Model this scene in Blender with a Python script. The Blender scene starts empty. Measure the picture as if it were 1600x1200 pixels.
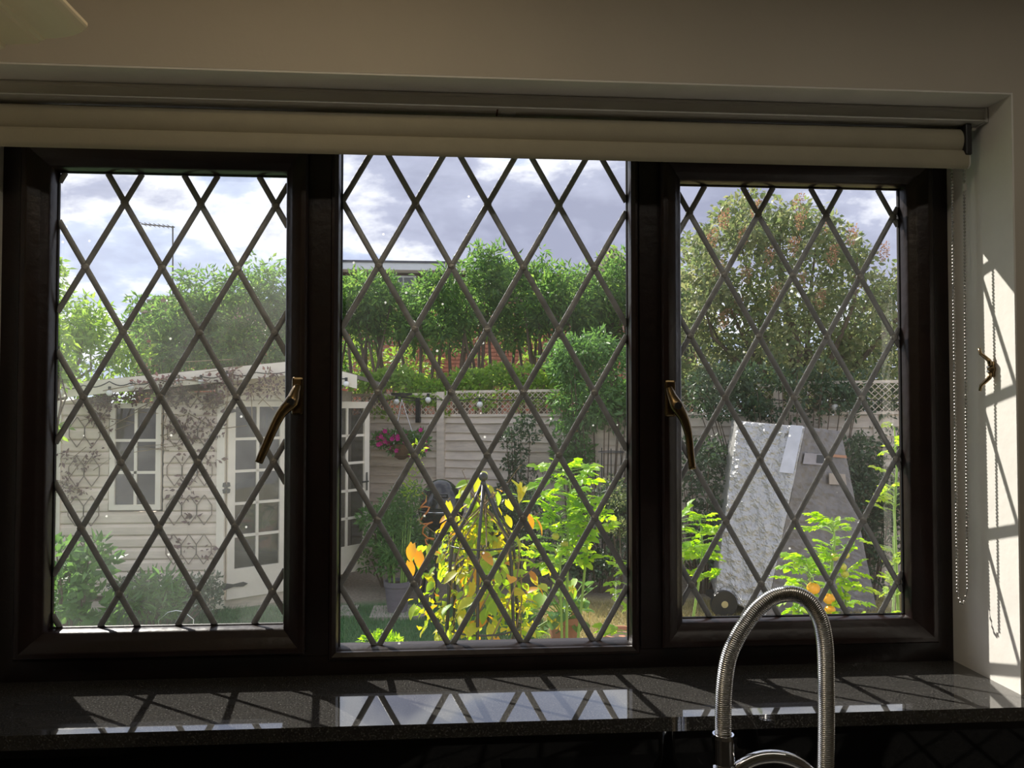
import bpy, math, random
import numpy as np
from mathutils import Vector, Matrix
random.seed(7); RNG = np.random.default_rng(11)
D = bpy.data; S = bpy.context.scene; COL = S.collection
# ------------------------------------------------------------------ camera
CAM = np.array([0.0, -1.35, 1.8]); FPX = 1248.0
def axes(yaw, pitch, roll):
    f = np.array([math.sin(yaw)*math.cos(pitch), math.cos(yaw)*math.cos(pitch), math.sin(pitch)])
    r = np.cross(f, [0, 0, 1.0]); r /= np.linalg.norm(r); u = np.cross(r, f)
    c, s = math.cos(roll), math.sin(roll)
    return np.array([r*c+u*s, -r*s+u*c, f])
AX = axes(*[math.radians(a) for a in (4.16, 1.56, 0.04)])
cd = D.cameras.new('camera'); cam = D.objects.new('camera', cd); COL.objects.link(cam)
m3 = Matrix((AX[0], AX[1], -AX[2])).transposed()
cam.matrix_world = Matrix.Translation(CAM) @ m3.to_4x4()
cd.sensor_width = 36; cd.lens = FPX/1600*36; cd.clip_start = .02; cd.clip_end = 300
S.camera = cam
S.view_settings.view_transform = 'Standard'; S.view_settings.look = 'None'
S.view_settings.gamma = 1; S.view_settings.use_curve_mapping = False
S.view_settings.exposure = 0.45
S.cycles.max_bounces = 9; S.cycles.transparent_max_bounces = 24; S.cycles.diffuse_bounces = 4
S.cycles.transmission_bounces = 6; S.cycles.use_denoising = True; S.cycles.sample_clamp_indirect = 6
def ray(px, py): return np.array([(px-800)/FPX, (600-py)/FPX, 1.0]) @ AX
def at(px, py, Y):
    d = ray(px, py); return CAM + d*((Y-CAM[1])/d[1])
def onz(px, py, Z):
    d = ray(px, py); return CAM + d*((Z-CAM[2])/d[2])
def onx(px, py, X):
    d = ray(px, py); return CAM + d*((X-CAM[0])/d[0])
# ------------------------------------------------------------------ node helpers
class N:
    def __init__(s, tree): s.t = tree; s.t.nodes.clear()
    def new(s, typ, **kw):
        n = s.t.nodes.new(typ)
        for k, v in kw.items():
            if k.startswith('i_'):
                key = k[2:]; key = int(key) if key.isdigit() else key.replace('_', ' ')
                n.inputs[key].default_value = v
            else: setattr(n, k, v)
        return n
    def link(s, a, b): s.t.links.new(a, b)
def rgba(c): return (c[0], c[1], c[2], 1)
def ramp(n, fac, stops):
    r = n.new('ShaderNodeValToRGB'); e = r.color_ramp.elements
    while len(e) < len(stops): e.new(.5)
    for q, (p, c) in zip(e, stops): q.position = p; q.color = rgba(c)
    n.link(fac, r.inputs[0]); return r.outputs[0]
# ------------------------------------------------------------------ world: broken cloud over a pale blue sky
w = D.worlds.new('sky'); S.world = w; w.use_nodes = True; n = N(w.node_tree)
tc = n.new('ShaderNodeTexCoord'); sp = n.new('ShaderNodeSeparateXYZ'); n.link(tc.outputs['Generated'], sp.inputs[0])
ad = n.new('ShaderNodeMath', operation='ADD', i_1=.38); n.link(sp.outputs[2], ad.inputs[0])
mx = n.new('ShaderNodeMath', operation='MAXIMUM', i_1=.06); n.link(ad.outputs[0], mx.inputs[0])
dv = n.new('ShaderNodeVectorMath', operation='DIVIDE'); n.link(tc.outputs['Generated'], dv.inputs[0])
cb = n.new('ShaderNodeCombineXYZ'); [n.link(mx.outputs[0], cb.inputs[i]) for i in range(3)]; n.link(cb.outputs[0], dv.inputs[1])
mp = n.new('ShaderNodeMapping'); mp.inputs['Scale'].default_value = (1.0, 1.15, 1.0); mp.inputs['Location'].default_value = (2.4, 6.3, 0)
n.link(dv.outputs[0], mp.inputs[0])
ns = n.new('ShaderNodeTexNoise', i_Scale=1.9, i_Detail=9.0, i_Roughness=.56, i_Distortion=.25); n.link(mp.outputs[0], ns.inputs['Vector'])
n2 = n.new('ShaderNodeTexNoise', i_Scale=4.2, i_Detail=6.0, i_Roughness=.6); n.link(mp.outputs[0], n2.inputs['Vector'])
mxn = n.new('ShaderNodeMath', operation='MULTIPLY_ADD', i_1=.35); n.link(n2.outputs[0], mxn.inputs[0]); n.link(ns.outputs[0], mxn.inputs[2])
c1 = ramp(n, mxn.outputs[0], [(.47, (.27, .31, .43)), (.55, (.30, .34, .46)), (.60, (.36, .41, .53)), (.645, (.56, .575, .61)), (.672, (.54, .555, .60)), (.73, (.29, .31, .40)), (.84, (.21, .225, .305))])
bg = n.new('ShaderNodeBackground', i_Strength=1.6); n.link(c1, bg.inputs[0])
wo = n.new('ShaderNodeOutputWorld'); n.link(bg.outputs[0], wo.inputs[0])
# ------------------------------------------------------------------ sun, beyond the garden to the left
az, el = math.radians(37), math.radians(40)
sd = Vector((math.sin(az)*math.cos(el), -math.cos(az)*math.cos(el), -math.sin(el)))
sl = D.lights.new('sun', 'SUN'); sl.energy = 6.2; sl.angle = math.radians(.55); sl.color = (1, .95, .86)
so = D.objects.new('sun', sl); COL.objects.link(so); so.rotation_euler = sd.to_track_quat('-Z', 'Y').to_euler(); so.location = (-6, 14, 12)
# ceiling lights: unseen strip added as wall fill, warm spot by the cornice
def area(name, loc, size, power, col, rot=(0, 0, 0)):
    l = D.lights.new(name, 'AREA'); l.energy = power; l.size = size; l.color = col; l.shape = 'DISK'
    o = D.objects.new(name, l); COL.objects.link(o); o.location = loc; o.rotation_euler = rot
def area2(name, loc, sx, sy, power, col):
    area(name, loc, sx, power, col); l = D.lights[name]; l.shape = 'RECTANGLE'; l.size_y = sy
area2('strip_fill_light', (.35, -.72, 2.505), 2.1, .07, 1.7, (1, .91, .78))
area('spot_lamp_light', (-.16, -.62, 2.05+.485), .07, 0.4, (1, .76, .44))
# ------------------------------------------------------------------ materials
MATS = {}
def mat(name, col, rough=.6, metal=0, var=.12, scale=8, bump=0, bscale=40, stretch=(1, 1, 1), spec=.5, coat=0, ior=None, cols=None, trans=0, detail=4):
    if name in MATS: return MATS[name]
    m = D.materials.new(name); m.use_nodes = True; n = N(m.node_tree)
    tc = n.new('ShaderNodeTexCoord'); mp = n.new('ShaderNodeMapping'); mp.inputs['Scale'].default_value = stretch
    n.link(tc.outputs['Object'], mp.inputs[0])
    ns = n.new('ShaderNodeTexNoise', i_Scale=scale, i_Detail=detail, i_Roughness=.6); n.link(mp.outputs[0], ns.inputs['Vector'])
    a = tuple(max(0, c*(1-var)) for c in col); b = tuple(min(1, c*(1+var)) for c in col)
    c = ramp(n, ns.outputs[0], cols or [(.3, a), (.7, b)])
    p = n.new('ShaderNodeBsdfPrincipled', i_Roughness=rough, i_Metallic=metal)
    p.inputs['Specular IOR Level'].default_value = spec; p.inputs['Coat Weight'].default_value = coat
    if ior: p.inputs['IOR'].default_value = ior
    n.link(c, p.inputs['Base Color'])
    if bump:
        nb = n.new('ShaderNodeTexNoise', i_Scale=bscale, i_Detail=4.0); n.link(mp.outputs[0], nb.inputs['Vector'])
        bp = n.new('ShaderNodeBump', i_Strength=bump, i_Distance=.01); n.link(nb.outputs[0], bp.inputs['Height']); n.link(bp.outputs[0], p.inputs['Normal'])
    o = n.new('ShaderNodeOutputMaterial'); n.link(p.outputs[0], o.inputs[0]); MATS[name] = m; return m
def leafmat(name, cols, trans=.5, rough=.45, tcol=None):
    """two-sided leaf: colours vary from leaf to leaf, light passes through"""
    m = D.materials.new(name); m.use_nodes = True; n = N(m.node_tree)
    g = n.new('ShaderNodeNewGeometry'); oi = n.new('ShaderNodeObjectInfo')
    a = n.new('ShaderNodeMath', operation='ADD'); n.link(g.outputs['Random Per Island'], a.inputs[0]); n.link(oi.outputs['Random'], a.inputs[1])
    f = n.new('ShaderNodeMath', operation='FRACT'); n.link(a.outputs[0], f.inputs[0])
    st = [(i/max(1, len(cols)-1), c) for i, c in enumerate(cols)]
    c = ramp(n, f.outputs[0], st)
    p = n.new('ShaderNodeBsdfPrincipled', i_Roughness=rough); n.link(c, p.inputs['Base Color'])
    hs = n.new('ShaderNodeHueSaturation', i_Hue=.485, i_Saturation=1.12, i_Value=1.7); n.link(c, hs.inputs['Color'])
    t = n.new('ShaderNodeBsdfTranslucent'); n.link(hs.outputs[0], t.inputs[0])
    x = n.new('ShaderNodeMixShader', i_0=trans); n.link(p.outputs[0], x.inputs[1]); n.link(t.outputs[0], x.inputs[2])
    o = n.new('ShaderNodeOutputMaterial'); n.link(x.outputs[0], o.inputs[0]); MATS[name] = m; return m
def glassmat(name, dirt=.03, tint=(1, 1, 1), refl=1.0):
    """thin pane: clear, fresnel reflection, a little dust that catches the sun"""
    m = D.materials.new(name); m.use_nodes = True; n = N(m.node_tree)
    tr = n.new('ShaderNodeBsdfTransparent', i_Color=rgba(tint)); gl = n.new('ShaderNodeBsdfGlossy', i_Roughness=0.0)
    fr = n.new('ShaderNodeFresnel', i_IOR=1.5)
    ml = n.new('ShaderNodeMath', operation='MULTIPLY', i_1=refl); n.link(fr.outputs[0], ml.inputs[0])
    x = n.new('ShaderNodeMixShader'); n.link(ml.outputs[0], x.inputs[0]); n.link(tr.outputs[0], x.inputs[1]); n.link(gl.outputs[0], x.inputs[2])
    tc = n.new('ShaderNodeTexCoord'); ns = n.new('ShaderNodeTexNoise', i_Scale=3.5, i_Detail=8.0, i_Roughness=.7); n.link(tc.outputs['Object'], ns.inputs['Vector'])
    mr = n.new('ShaderNodeMapRange'); mr.inputs[1].default_value = .35; mr.inputs[2].default_value = .75; mr.inputs[3].default_value = dirt*.3; mr.inputs[4].default_value = dirt*1.8
    n.link(ns.outputs[0], mr.inputs[0])
    vo = n.new('ShaderNodeTexVoronoi', i_Scale=26.0); n.link(tc.outputs['Object'], vo.inputs['Vector'])
    lt = n.new('ShaderNodeMath', operation='LESS_THAN', i_1=.055); n.link(vo.outputs['Distance'], lt.inputs[0])
    sm = n.new('ShaderNodeMath', operation='MULTIPLY_ADD', i_1=.35 if dirt else 0); n.link(lt.outputs[0], sm.inputs[0]); n.link(mr.outputs[0], sm.inputs[2])
    tl = n.new('ShaderNodeBsdfTranslucent', i_Color=(.9, .9, .86, 1))
    y = n.new('ShaderNodeMixShader'); n.link(sm.outputs[0], y.inputs[0]); n.link(x.outputs[0], y.inputs[1]); n.link(tl.outputs[0], y.inputs[2])
    o = n.new('ShaderNodeOutputMaterial'); n.link(y.outputs[0], o.inputs[0]); MATS[name] = m; return m
wallm = mat('wall_paint', (.60, .545, .46), .85, var=.04, scale=3, bump=.06, bscale=60)
revm = mat('reveal_paint', (.86, .83, .77), .8, var=.05, scale=9, bump=.12, bscale=26)
ceilm = mat('ceiling_paint', (.75, .72, .65), .9, var=.03)
floorm = mat('floor_tile', (.22, .2, .17), .4)
framem = mat('mahogany_upvc', (.011, .0050, .0040), .36, var=.35, scale=14, bump=.10, bscale=50, stretch=(1, 1, 1), spec=.45)
sashm = mat('mahogany_sash', (.014, .0058, .0045), .33, var=.35, scale=14, bump=.10, bscale=50, spec=.5)
gaskm = mat('black_gasket', (.012, .012, .013), .5)
leadm = mat('lead_strip', (.42, .44, .47), .45, metal=.25, var=.25, scale=30, bump=.15, bscale=120)
solderm = mat('solder', (.48, .48, .48), .4, metal=.5, var=.3, scale=60, bump=.3, bscale=200)
glassL = glassmat('window_glass_dusty', .058, refl=3.0); glassC = glassmat('window_glass', .012, refl=3.0)
brassm = mat('aged_brass', (.22, .155, .08), .27, metal=1, var=.25, scale=20)
blackm = mat('black_plastic', (.015, .015, .017), .35)
blindm = mat('blind_fabric', (.40, .365, .27), .8, var=.04, scale=20, bump=.04, bscale=200)
railm = mat('white_aluminium', (.60, .59, .55), .38, var=.04, spec=.5)
chromem = mat('chrome', (.75, .75, .77), .06, metal=1, var=.03)
steelm = mat('brushed_steel', (.60, .59, .58), .22, metal=1, var=.05)
beadm = mat('bead_metal', (.42, .40, .37), .3, metal=1, var=.1)
creamm = mat('cream_cabinet', (.90, .78, .58), .45, var=.03)
def granite():
    m = D.materials.new('black_granite'); m.use_nodes = True; n = N(m.node_tree)
    tc = n.new('ShaderNodeTexCoord'); v = n.new('ShaderNodeTexNoise', i_Scale=420.0, i_Detail=3.0); n.link(tc.outputs['Object'], v.inputs['Vector'])
    c = ramp(n, v.outputs[0], [(.40, (.026, .025, .024)), (.56, (.058, .056, .052)), (.66, (.10, .096, .09)), (.76, (.26, .25, .23))])
    p = n.new('ShaderNodeBsdfPrincipled', i_Roughness=.035, i_IOR=2.35); n.link(c, p.inputs['Base Color'])
    o = n.new('ShaderNodeOutputMaterial'); n.link(p.outputs[0], o.inputs[0]); return m
granm = granite()
splashm = mat('black_glass', (.006, .006, .007), .03, var=.1, ior=1.5)
# garden
fencem = mat('painted_fence', (.70, .61, .51), .8, var=.16, scale=3, bump=.25, bscale=18, stretch=(1, 1, 6))
fencem2 = mat('painted_fence_worn', (.60, .52, .43), .8, var=.2, scale=4, bump=.25, bscale=18, stretch=(1, 1, 6))
shedm = mat('shed_cladding', (.74, .63, .52), .75, var=.12, scale=4, bump=.15, bscale=20, stretch=(1, 1, 5))
shedt = mat('shed_trim', (.82, .74, .62), .6, var=.06)
roofm = mat('roof_felt', (.20, .17, .15), .9, var=.2)
darkin = mat('shed_interior', (.06, .05, .045), .9)
shedglass = glassmat('shed_glass', .008, (.34, .36, .36), 1.3)
ironm = mat('black_iron', (.018, .018, .02), .38, spec=.6)
enamelm = mat('black_enamel', (.012, .012, .013), .12, spec=.7)
barkm = mat('bark', (.13, .095, .065), .9, var=.35, scale=12, bump=.5, bscale=20, stretch=(1, 1, .3))
vinem = mat('vine_stem', (.20, .14, .07), .8, var=.3)
greenstem = mat('green_stem', (.22, .36, .08), .6, var=.2)
soilm = mat('soil', (.08, .055, .035), .95, var=.3, scale=20, bump=.6, bscale=60)
terram = mat('terracotta', (.42, .19, .10), .8, var=.15, scale=6)
greypot = mat('grey_pot', (.17, .15, .17), .75, var=.15, scale=8, bump=.2, bscale=12, stretch=(1, 1, 3))
brickm = mat('brick_red', (.46, .17, .10), .9, var=.25, scale=10)
mortarm = mat('mortar', (.40, .35, .29), .95, var=.1)
slatem = mat('slate', (.10, .10, .12), .7, var=.2)
darkwall = mat('dark_hung_tiles', (.09, .06, .05), .85, var=.2)
whitem = mat('white_paint', (.75, .76, .78), .5, var=.04)
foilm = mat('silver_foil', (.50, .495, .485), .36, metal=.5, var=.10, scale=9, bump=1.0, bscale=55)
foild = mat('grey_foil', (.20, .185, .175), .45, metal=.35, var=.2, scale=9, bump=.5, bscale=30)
bulbm = mat('frosted_bulb', (.85, .85, .82), .15, var=.02)
orangem = mat('orange_cord', (.65, .22, .04), .5)
L_laurel = leafmat('laurel_leaf', [(.06, .14, .045), (.10, .21, .06), (.16, .29, .075), (.08, .18, .05), (.24, .36, .09)], .6, .5)
L_bright = leafmat('spring_leaf', [(.15, .28, .05), (.22, .38, .07), (.30, .44, .09), (.18, .32, .06)], .5)
L_lilac = leafmat('lilac_leaf', [(.12, .17, .07), (.17, .23, .09), (.25, .26, .13), (.10, .15, .06), (.30, .32, .14)], .5, .45)
L_mid = leafmat('mid_leaf', [(.08, .18, .05), (.13, .26, .07), (.10, .21, .07)], .42)
L_dark = leafmat('dark_leaf', [(.035, .07, .032), (.055, .105, .042), (.08, .13, .06), (.045, .08, .045)], .25)
L_dead = leafmat('dead_leaf', [(.10, .045, .06), (.14, .07, .07), (.17, .10, .08), (.08, .04, .055)], .2, .8)
L_seed = leafmat('seed_head', [(.34, .20, .11), (.42, .26, .15), (.30, .16, .10)], .35, .8)
L_yellow = leafmat('yellow_leaf', [(.50, .48, .05), (.42, .46, .06), (.60, .50, .06), (.34, .42, .06)], .55)
L_lime = leafmat('lime_leaf', [(.22, .38, .05), (.30, .44, .06), (.36, .46, .08)], .55)
L_orange = leafmat('orange_leaf', [(.62, .30, .05), (.66, .38, .06), (.50, .24, .06)], .5)
L_tomato = leafmat('tomato_leaf', [(.18, .36, .035), (.27, .46, .05), (.34, .50, .07)], .58)
L_pink = leafmat('petunia', [(.62, .03, .26), (.50, .02, .22), (.70, .06, .32)], .35)
L_white = leafmat('white_flower', [(.75, .75, .68), (.65, .66, .6)], .3)
L_grass = leafmat('grass_blade', [(.08, .18, .08), (.11, .24, .10), (.15, .28, .11)], .3, .7)
L_dry = leafmat('dry_grass_blade', [(.34, .29, .12), (.42, .36, .17), (.24, .26, .09)], .3, .8)
tomm = mat('tomato_orange', (.85, .40, .03), .25, var=.08); tomg = mat('tomato_unripe', (.50, .48, .07), .3, var=.1)
yellowf = mat('yellow_flower', (.85, .70, .05), .6); orangef = mat('orange_flower', (.85, .42, .08), .6)
# ------------------------------------------------------------------ object helpers
ORG = {}
class MB:
    def __init__(s): s.v = []; s.f = []
    def add(s, vs, fs):
        o = len(s.v); s.v += [tuple(map(float, q)) for q in vs]; s.f += [tuple(i+o for i in f) for f in fs]; return s
    def box(s, a, b):
        x0, x1 = sorted((a[0], b[0])); y0, y1 = sorted((a[1], b[1])); z0, z1 = sorted((a[2], b[2]))
        return s.add([(x0, y0, z0), (x1, y0, z0), (x1, y1, z0), (x0, y1, z0), (x0, y0, z1), (x1, y0, z1), (x1, y1, z1), (x0, y1, z1)],
                     [(0, 3, 2, 1), (4, 5, 6, 7), (0, 1, 5, 4), (1, 2, 6, 5), (2, 3, 7, 6), (3, 0, 4, 7)])
    def bar(s, p, q, w, t, up=(0, 0, 1)):
        p = Vector(p); q = Vector(q); d = (q-p).normalized(); u = Vector(up); a = d.cross(u)
        a = (a if a.length > 1e-5 else d.cross(Vector((1, 0, 0)))).normalized(); b = a.cross(d)
        vs = [e+a*i*w/2+b*j*t/2 for e in (p, q) for i, j in ((-1, -1), (1, -1), (1, 1), (-1, 1))]
        return s.add(vs, [(0, 1, 2, 3), (7, 6, 5, 4), (0, 4, 5, 1), (1, 5, 6, 2), (2, 6, 7, 3), (3, 7, 4, 0)])
    def tube(s, pts, r, seg=8, cap=True):
        pts = [Vector(p) for p in pts]; m = len(pts); rr = r if hasattr(r, '__len__') else [r]*m
        t0 = (pts[1]-pts[0]).normalized(); a = t0.orthogonal().normalized(); vs = []
        for i, p in enumerate(pts):
            t = (pts[min(i+1, m-1)]-pts[max(i-1, 0)]).normalized()
            a = (a-t*a.dot(t)); a = a.normalized() if a.length > 1e-6 else t.orthogonal().normalized(); b = t.cross(a)
            for k in range(seg):
                g = 2*math.pi*k/seg; vs.append(p+(a*math.cos(g)+b*math.sin(g))*rr[i])
        fs = [(i*seg+k, i*seg+(k+1) % seg, (i+1)*seg+(k+1) % seg, (i+1)*seg+k) for i in range(m-1) for k in range(seg)]
        if cap: fs += [tuple(reversed(range(seg))), tuple((m-1)*seg+k for k in range(seg))]
        return s.add(vs, fs)
    def lathe(s, c, prof, seg=24, axis='z'):
        vs = []
        for r, h in prof:
            for k in range(seg):
                g = 2*math.pi*k/seg; x, y = r*math.cos(g), r*math.sin(g)
                vs.append((c[0]+x, c[1]+y, c[2]+h) if axis == 'z' else ((c[0]+x, c[1]+h, c[2]+y) if axis == 'y' else (c[0]+h, c[1]+x, c[2]+y)))
        m = len(prof); fs = [(i*seg+k, i*seg+(k+1) % seg, (i+1)*seg+(k+1) % seg, (i+1)*seg+k) for i in range(m-1) for k in range(seg)]
        fs += [tuple(reversed(range(seg))), tuple((m-1)*seg+k for k in range(seg))]
        return s.add(vs, fs)
    def ball(s, c, r, seg=12, rings=7, sz=1):
        return s.lathe(c, [(max(1e-4, r*math.sin(math.pi*i/rings)), -r*sz*math.cos(math.pi*i/rings)) for i in range(rings+1)], seg)
    def ring(s, x0, x1, z0, z1, prof):
        """mitred rectangular moulding: prof = [(inset, y)...]"""
        vs = []
        for d, y in prof: vs += [(x0+d, y, z0+d), (x1-d, y, z0+d), (x1-d, y, z1-d), (x0+d, y, z1-d)]
        fs = [(i*4+k, i*4+(k+1) % 4, (i+1)*4+(k+1) % 4, (i+1)*4+k) for i in range(len(prof)-1) for k in range(4)]
        return s.add(vs, fs)
    def prism(s, poly, h, n):
        """poly (3-D, planar) extruded by vector n*h"""
        k = len(poly); e = Vector(n)*h; vs = [Vector(p) for p in poly]; vs = vs+[p+e for p in vs]
        return s.add(vs, [tuple(range(k)), tuple(reversed(range(k, 2*k)))]+[(i, i+k, (i+1) % k+k, (i+1) % k) for i in range(k)])
def origin(p):
    return ORG.get(p.name, Vector((0, 0, 0))) if p is not None else Vector((0, 0, 0))
def link(name, me, parent=None, loc=None):
    o = D.objects.new(name, me); COL.objects.link(o)
    if parent is not None: o.parent = parent
    ORG[o.name] = origin(parent)
    if loc is not None: o.location = Vector(loc)-origin(parent)
    return o
def build(name, mb, m, parent=None, smooth=False, rec=True, bevel=0):
    me = D.meshes.new(name); og = origin(parent)
    me.from_pydata([(v[0]-og[0], v[1]-og[1], v[2]-og[2]) for v in mb.v], [], mb.f)
    if rec:
        import bmesh
        bm = bmesh.new(); bm.from_mesh(me); bmesh.ops.recalc_face_normals(bm, faces=bm.faces); bm.to_mesh(me); bm.free()
    if smooth: me.polygons.foreach_set('use_smooth', [True]*len(me.polygons))
    me.materials.append(m); me.update(); o = link(name, me, parent)
    if bevel:
        b = o.modifiers.new('bevel', 'BEVEL'); b.width = bevel; b.segments = 2; b.limit_method = 'ANGLE'
    return o
def thing(name, label, cat, loc=(0, 0, 0), group=None):
    o = D.objects.new(name, None); COL.objects.link(o); o.location = loc; ORG[o.name] = Vector(loc)
    o['label'] = label; o['category'] = cat
    if group: o['group'] = group
    return o
def tag(o, label, cat, group=None, kind=None):
    o['label'] = label; o['category'] = cat
    if group: o['group'] = group
    if kind: o['kind'] = kind
    return o
def struct(name, mb, m, **k):
    o = build(name, mb, m, **k); o['kind'] = 'structure'; return o
def structroot(name, loc=(0, 0, 0)):
    o = D.objects.new(name, None); COL.objects.link(o); o.location = loc; ORG[o.name] = Vector(loc); o['kind'] = 'structure'; return o
def autosmooth(o, ang=40):
    me = o.data; me.polygons.foreach_set('use_smooth', [True]*len(me.polygons))
    try: me.set_sharp_from_angle(angle=math.radians(ang))
    except Exception: pass
# fast leaf clouds
LEAF = {'ovate': ([(0, 0, 0), (-.5, .42, .10), (0, .45, -.04), (.5, .42, .10), (0, 1, -.05)], [(0, 2, 1), (0, 3, 2), (1, 2, 4), (2, 3, 4)]),
        'blade': ([(-.5, 0, 0), (.5, 0, 0), (0, 1, .15)], [(0, 1, 2)]),
        'petal': ([(0, 0, 0), (-.5, .6, .1), (0, 1, 0), (.5, .6, .1)], [(0, 3, 2, 1)])}
def leaves_mesh(name, P, A, size, width, m, og, shape='ovate', roll=None):
    """P base points (n,3), A axis directions (n,3), size (n,), width ratio"""
    T, F = LEAF[shape]; T = np.array(T, float); nn = len(P); k = len(T)
    A = A/np.linalg.norm(A, axis=1)[:, None]
    r = RNG.normal(size=(nn, 3)) if roll is None else roll
    X = np.cross(A, r); X /= np.linalg.norm(X, axis=1)[:, None]+1e-9; Z = np.cross(X, A)
    s = size[:, None, None]
    V = P[:, None, :]+s*(T[None, :, 0:1]*width*X[:, None, :]+T[None, :, 1:2]*A[:, None, :]+T[None, :, 2:3]*Z[:, None, :])
    V = V-np.array(og)[None, None, :]
    fl = len(F[0]); Fa = (np.array(F)[None]+(np.arange(nn)*k)[:, None, None]).reshape(-1, fl)
    me = D.meshes.new(name); me.vertices.add(nn*k); me.vertices.foreach_set('co', V.reshape(-1).astype(np.float32))
    me.loops.add(Fa.size); me.loops.foreach_set('vertex_index', Fa.reshape(-1).astype(np.int32))
    me.polygons.add(len(Fa)); me.polygons.foreach_set('loop_start', (np.arange(len(Fa))*fl).astype(np.int32))
    me.polygons.foreach_set('use_smooth', np.ones(len(Fa), bool))
    me.materials.append(m); me.update(calc_edges=True); return me
def cloud(clumps, n_, out=.9, down=0.0, shell=.45):
    """random leaf seats in a set of (centre, radius-vector) clumps"""
    c = np.array([q[0] for q in clumps], float); r = np.array([q[1] if hasattr(q[1], '__len__') else [q[1]]*3 for q in clumps], float)
    wv = r.prod(axis=1)**.7; idx = RNG.choice(len(c), n_, p=wv/wv.sum())
    d = RNG.normal(size=(n_, 3)); d /= np.linalg.norm(d, axis=1)[:, None]
    rad = shell+(1-shell)*RNG.random(n_)**.6
    P = c[idx]+d*r[idx]*rad[:, None]
    A = d*out+RNG.normal(size=(n_, 3))*.7+np.array([0, 0, -down]); return P, A
def foliage(name, clumps, n_, size, width, m, parent, shape='ovate', kind='stuff', down=0.0, jit=.35, **k):
    P, A = cloud(clumps, n_, down=down, **k); s = size*(1-jit+2*jit*RNG.random(n_))
    o = link(name, leaves_mesh(name, P, A, s, width, m, origin(parent), shape), parent)
    if kind: o['kind'] = kind
    return o
def clumps_in(c, r, k, cr, jitter=.25):
    """k clump centres within ellipsoid c,r, each of radius cr"""
    out = []
    for i in range(k):
        d = RNG.normal(size=3); d /= np.linalg.norm(d); q = RNG.random()**.45
        out.append((np.array(c)+d*np.array(r)*q, cr*(1-jitter+2*jitter*RNG.random())))
    return out
def branches(mb, base, clumps, r0=.05, r1=.006, bend=.15):
    base = Vector(base)
    for c, _ in clumps:
        e = Vector(c); mid = base.lerp(e, .45)+Vector(RNG.normal(size=3)*bend*.4); mid2 = base.lerp(e, .75)+Vector(RNG.normal(size=3)*bend*.5)
        mb.tube([base, mid, mid2, e], [r0*.6, r0*.35, r0*.2, r1], 5, False)
ORD = ['first', 'second', 'third', 'fourth', 'fifth', 'sixth', 'seventh', 'eighth', 'ninth', 'tenth']
# ================================================================== ROOM SHELL
RX, LX = .876, -.737; SZ = 1.355; HZ = 2.293; WY = -.167; WO = .06
FZ, CZ = .15, 2.55; X0, X1, Y0 = -1.55, 2.3, -3.4
b = MB(); b.box((X0-.1, WY, FZ), (LX, WO, CZ)).box((RX, WY, FZ), (X1+.1, WO, CZ)).box((LX, WY, HZ), (RX, WO, CZ)).box((LX, WY, FZ), (RX, WO, SZ-.02))
struct('wall_front', b, wallm)
b = MB(); e = .003
b.box((LX, WY+.0005, SZ), (LX+e, 0, HZ)).box((RX-e, WY+.0005, SZ), (RX, 0, HZ)).box((LX+e, WY+.0005, HZ-e), (RX-e, 0, HZ))
struct('trim_1', b, revm)
struct('wall_left', MB().box((X0-.1, Y0, FZ), (X0, WY, CZ)), wallm)
struct('wall_right', MB().box((X1, Y0, FZ), (X1+.1, WY, CZ)), wallm)
struct('wall_back', MB().box((X0-.1, Y0-.1, FZ), (X1+.1, Y0, CZ)), wallm)
struct('floor', MB().box((X0-.1, Y0-.1, FZ-.1), (X1+.1, WO, FZ)), floorm)
struct('ceiling', MB().box((X0-.1, Y0-.1, CZ), (X1+.1, WO, CZ+.1)), ceilm)
# granite window sill, glass splashback, worktop
b = MB(); pl_ = [(LX-.04, -.215), (RX+.045, -.215), (RX+.045, WY-.0005), (RX, WY-.0005), (RX, .04), (LX, .04), (LX, WY-.0005), (LX-.04, WY-.0005)]
b.prism([(x, y, SZ-.02) for x, y in pl_], .02, (0, 0, 1)); o = build('window_sill', b, granm); tag(o, 'polished black speckled granite window sill below the leaded windows', 'sill')
o = build('splashback', MB().box((X0+.005, WY-.008, 1.0505), (X1-.005, WY-.001, SZ-.0205)), splashm, bevel=.001)
tag(o, 'glossy black splashback panel under the granite sill', 'splashback')
t = thing('worktop', 'black polished worktop below the splashback, carrying the tap', 'worktop', (.3, -.47, 1.02))
b = MB(); b.box((X0+.005, -.79, 1.02), (.1, WY-.009, 1.05)).box((.75, -.79, 1.02), (X1-.005, WY-.009, 1.05)).box((.1, -.79, 1.02), (.75, -.72, 1.05)).box((.1, -.37, 1.02), (.75, WY-.009, 1.05))
build('slab', b, granm, t)
b = MB(); b.ring(.1, .75, 0, 1, [(0, 0)]); b = MB()
x0, x1, y0, y1, zt, zb = .1, .75, -.72, -.37, 1.048, .86
b.add([(x0, y0, zt), (x1, y0, zt), (x1, y1, zt), (x0, y1, zt), (x0+.02, y0+.02, zb), (x1-.02, y0+.02, zb), (x1-.02, y1-.02, zb), (x0+.02, y1-.02, zb)],
      [(0, 1, 5, 4), (1, 2, 6, 5), (2, 3, 7, 6), (3, 0, 4, 7), (4, 5, 6, 7)])
build('sink_bowl', b, steelm, t)
t = thing('base_cabinets', 'cream kitchen base cabinets under the worktop', 'cabinet', (.3, -.47, FZ))
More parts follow.
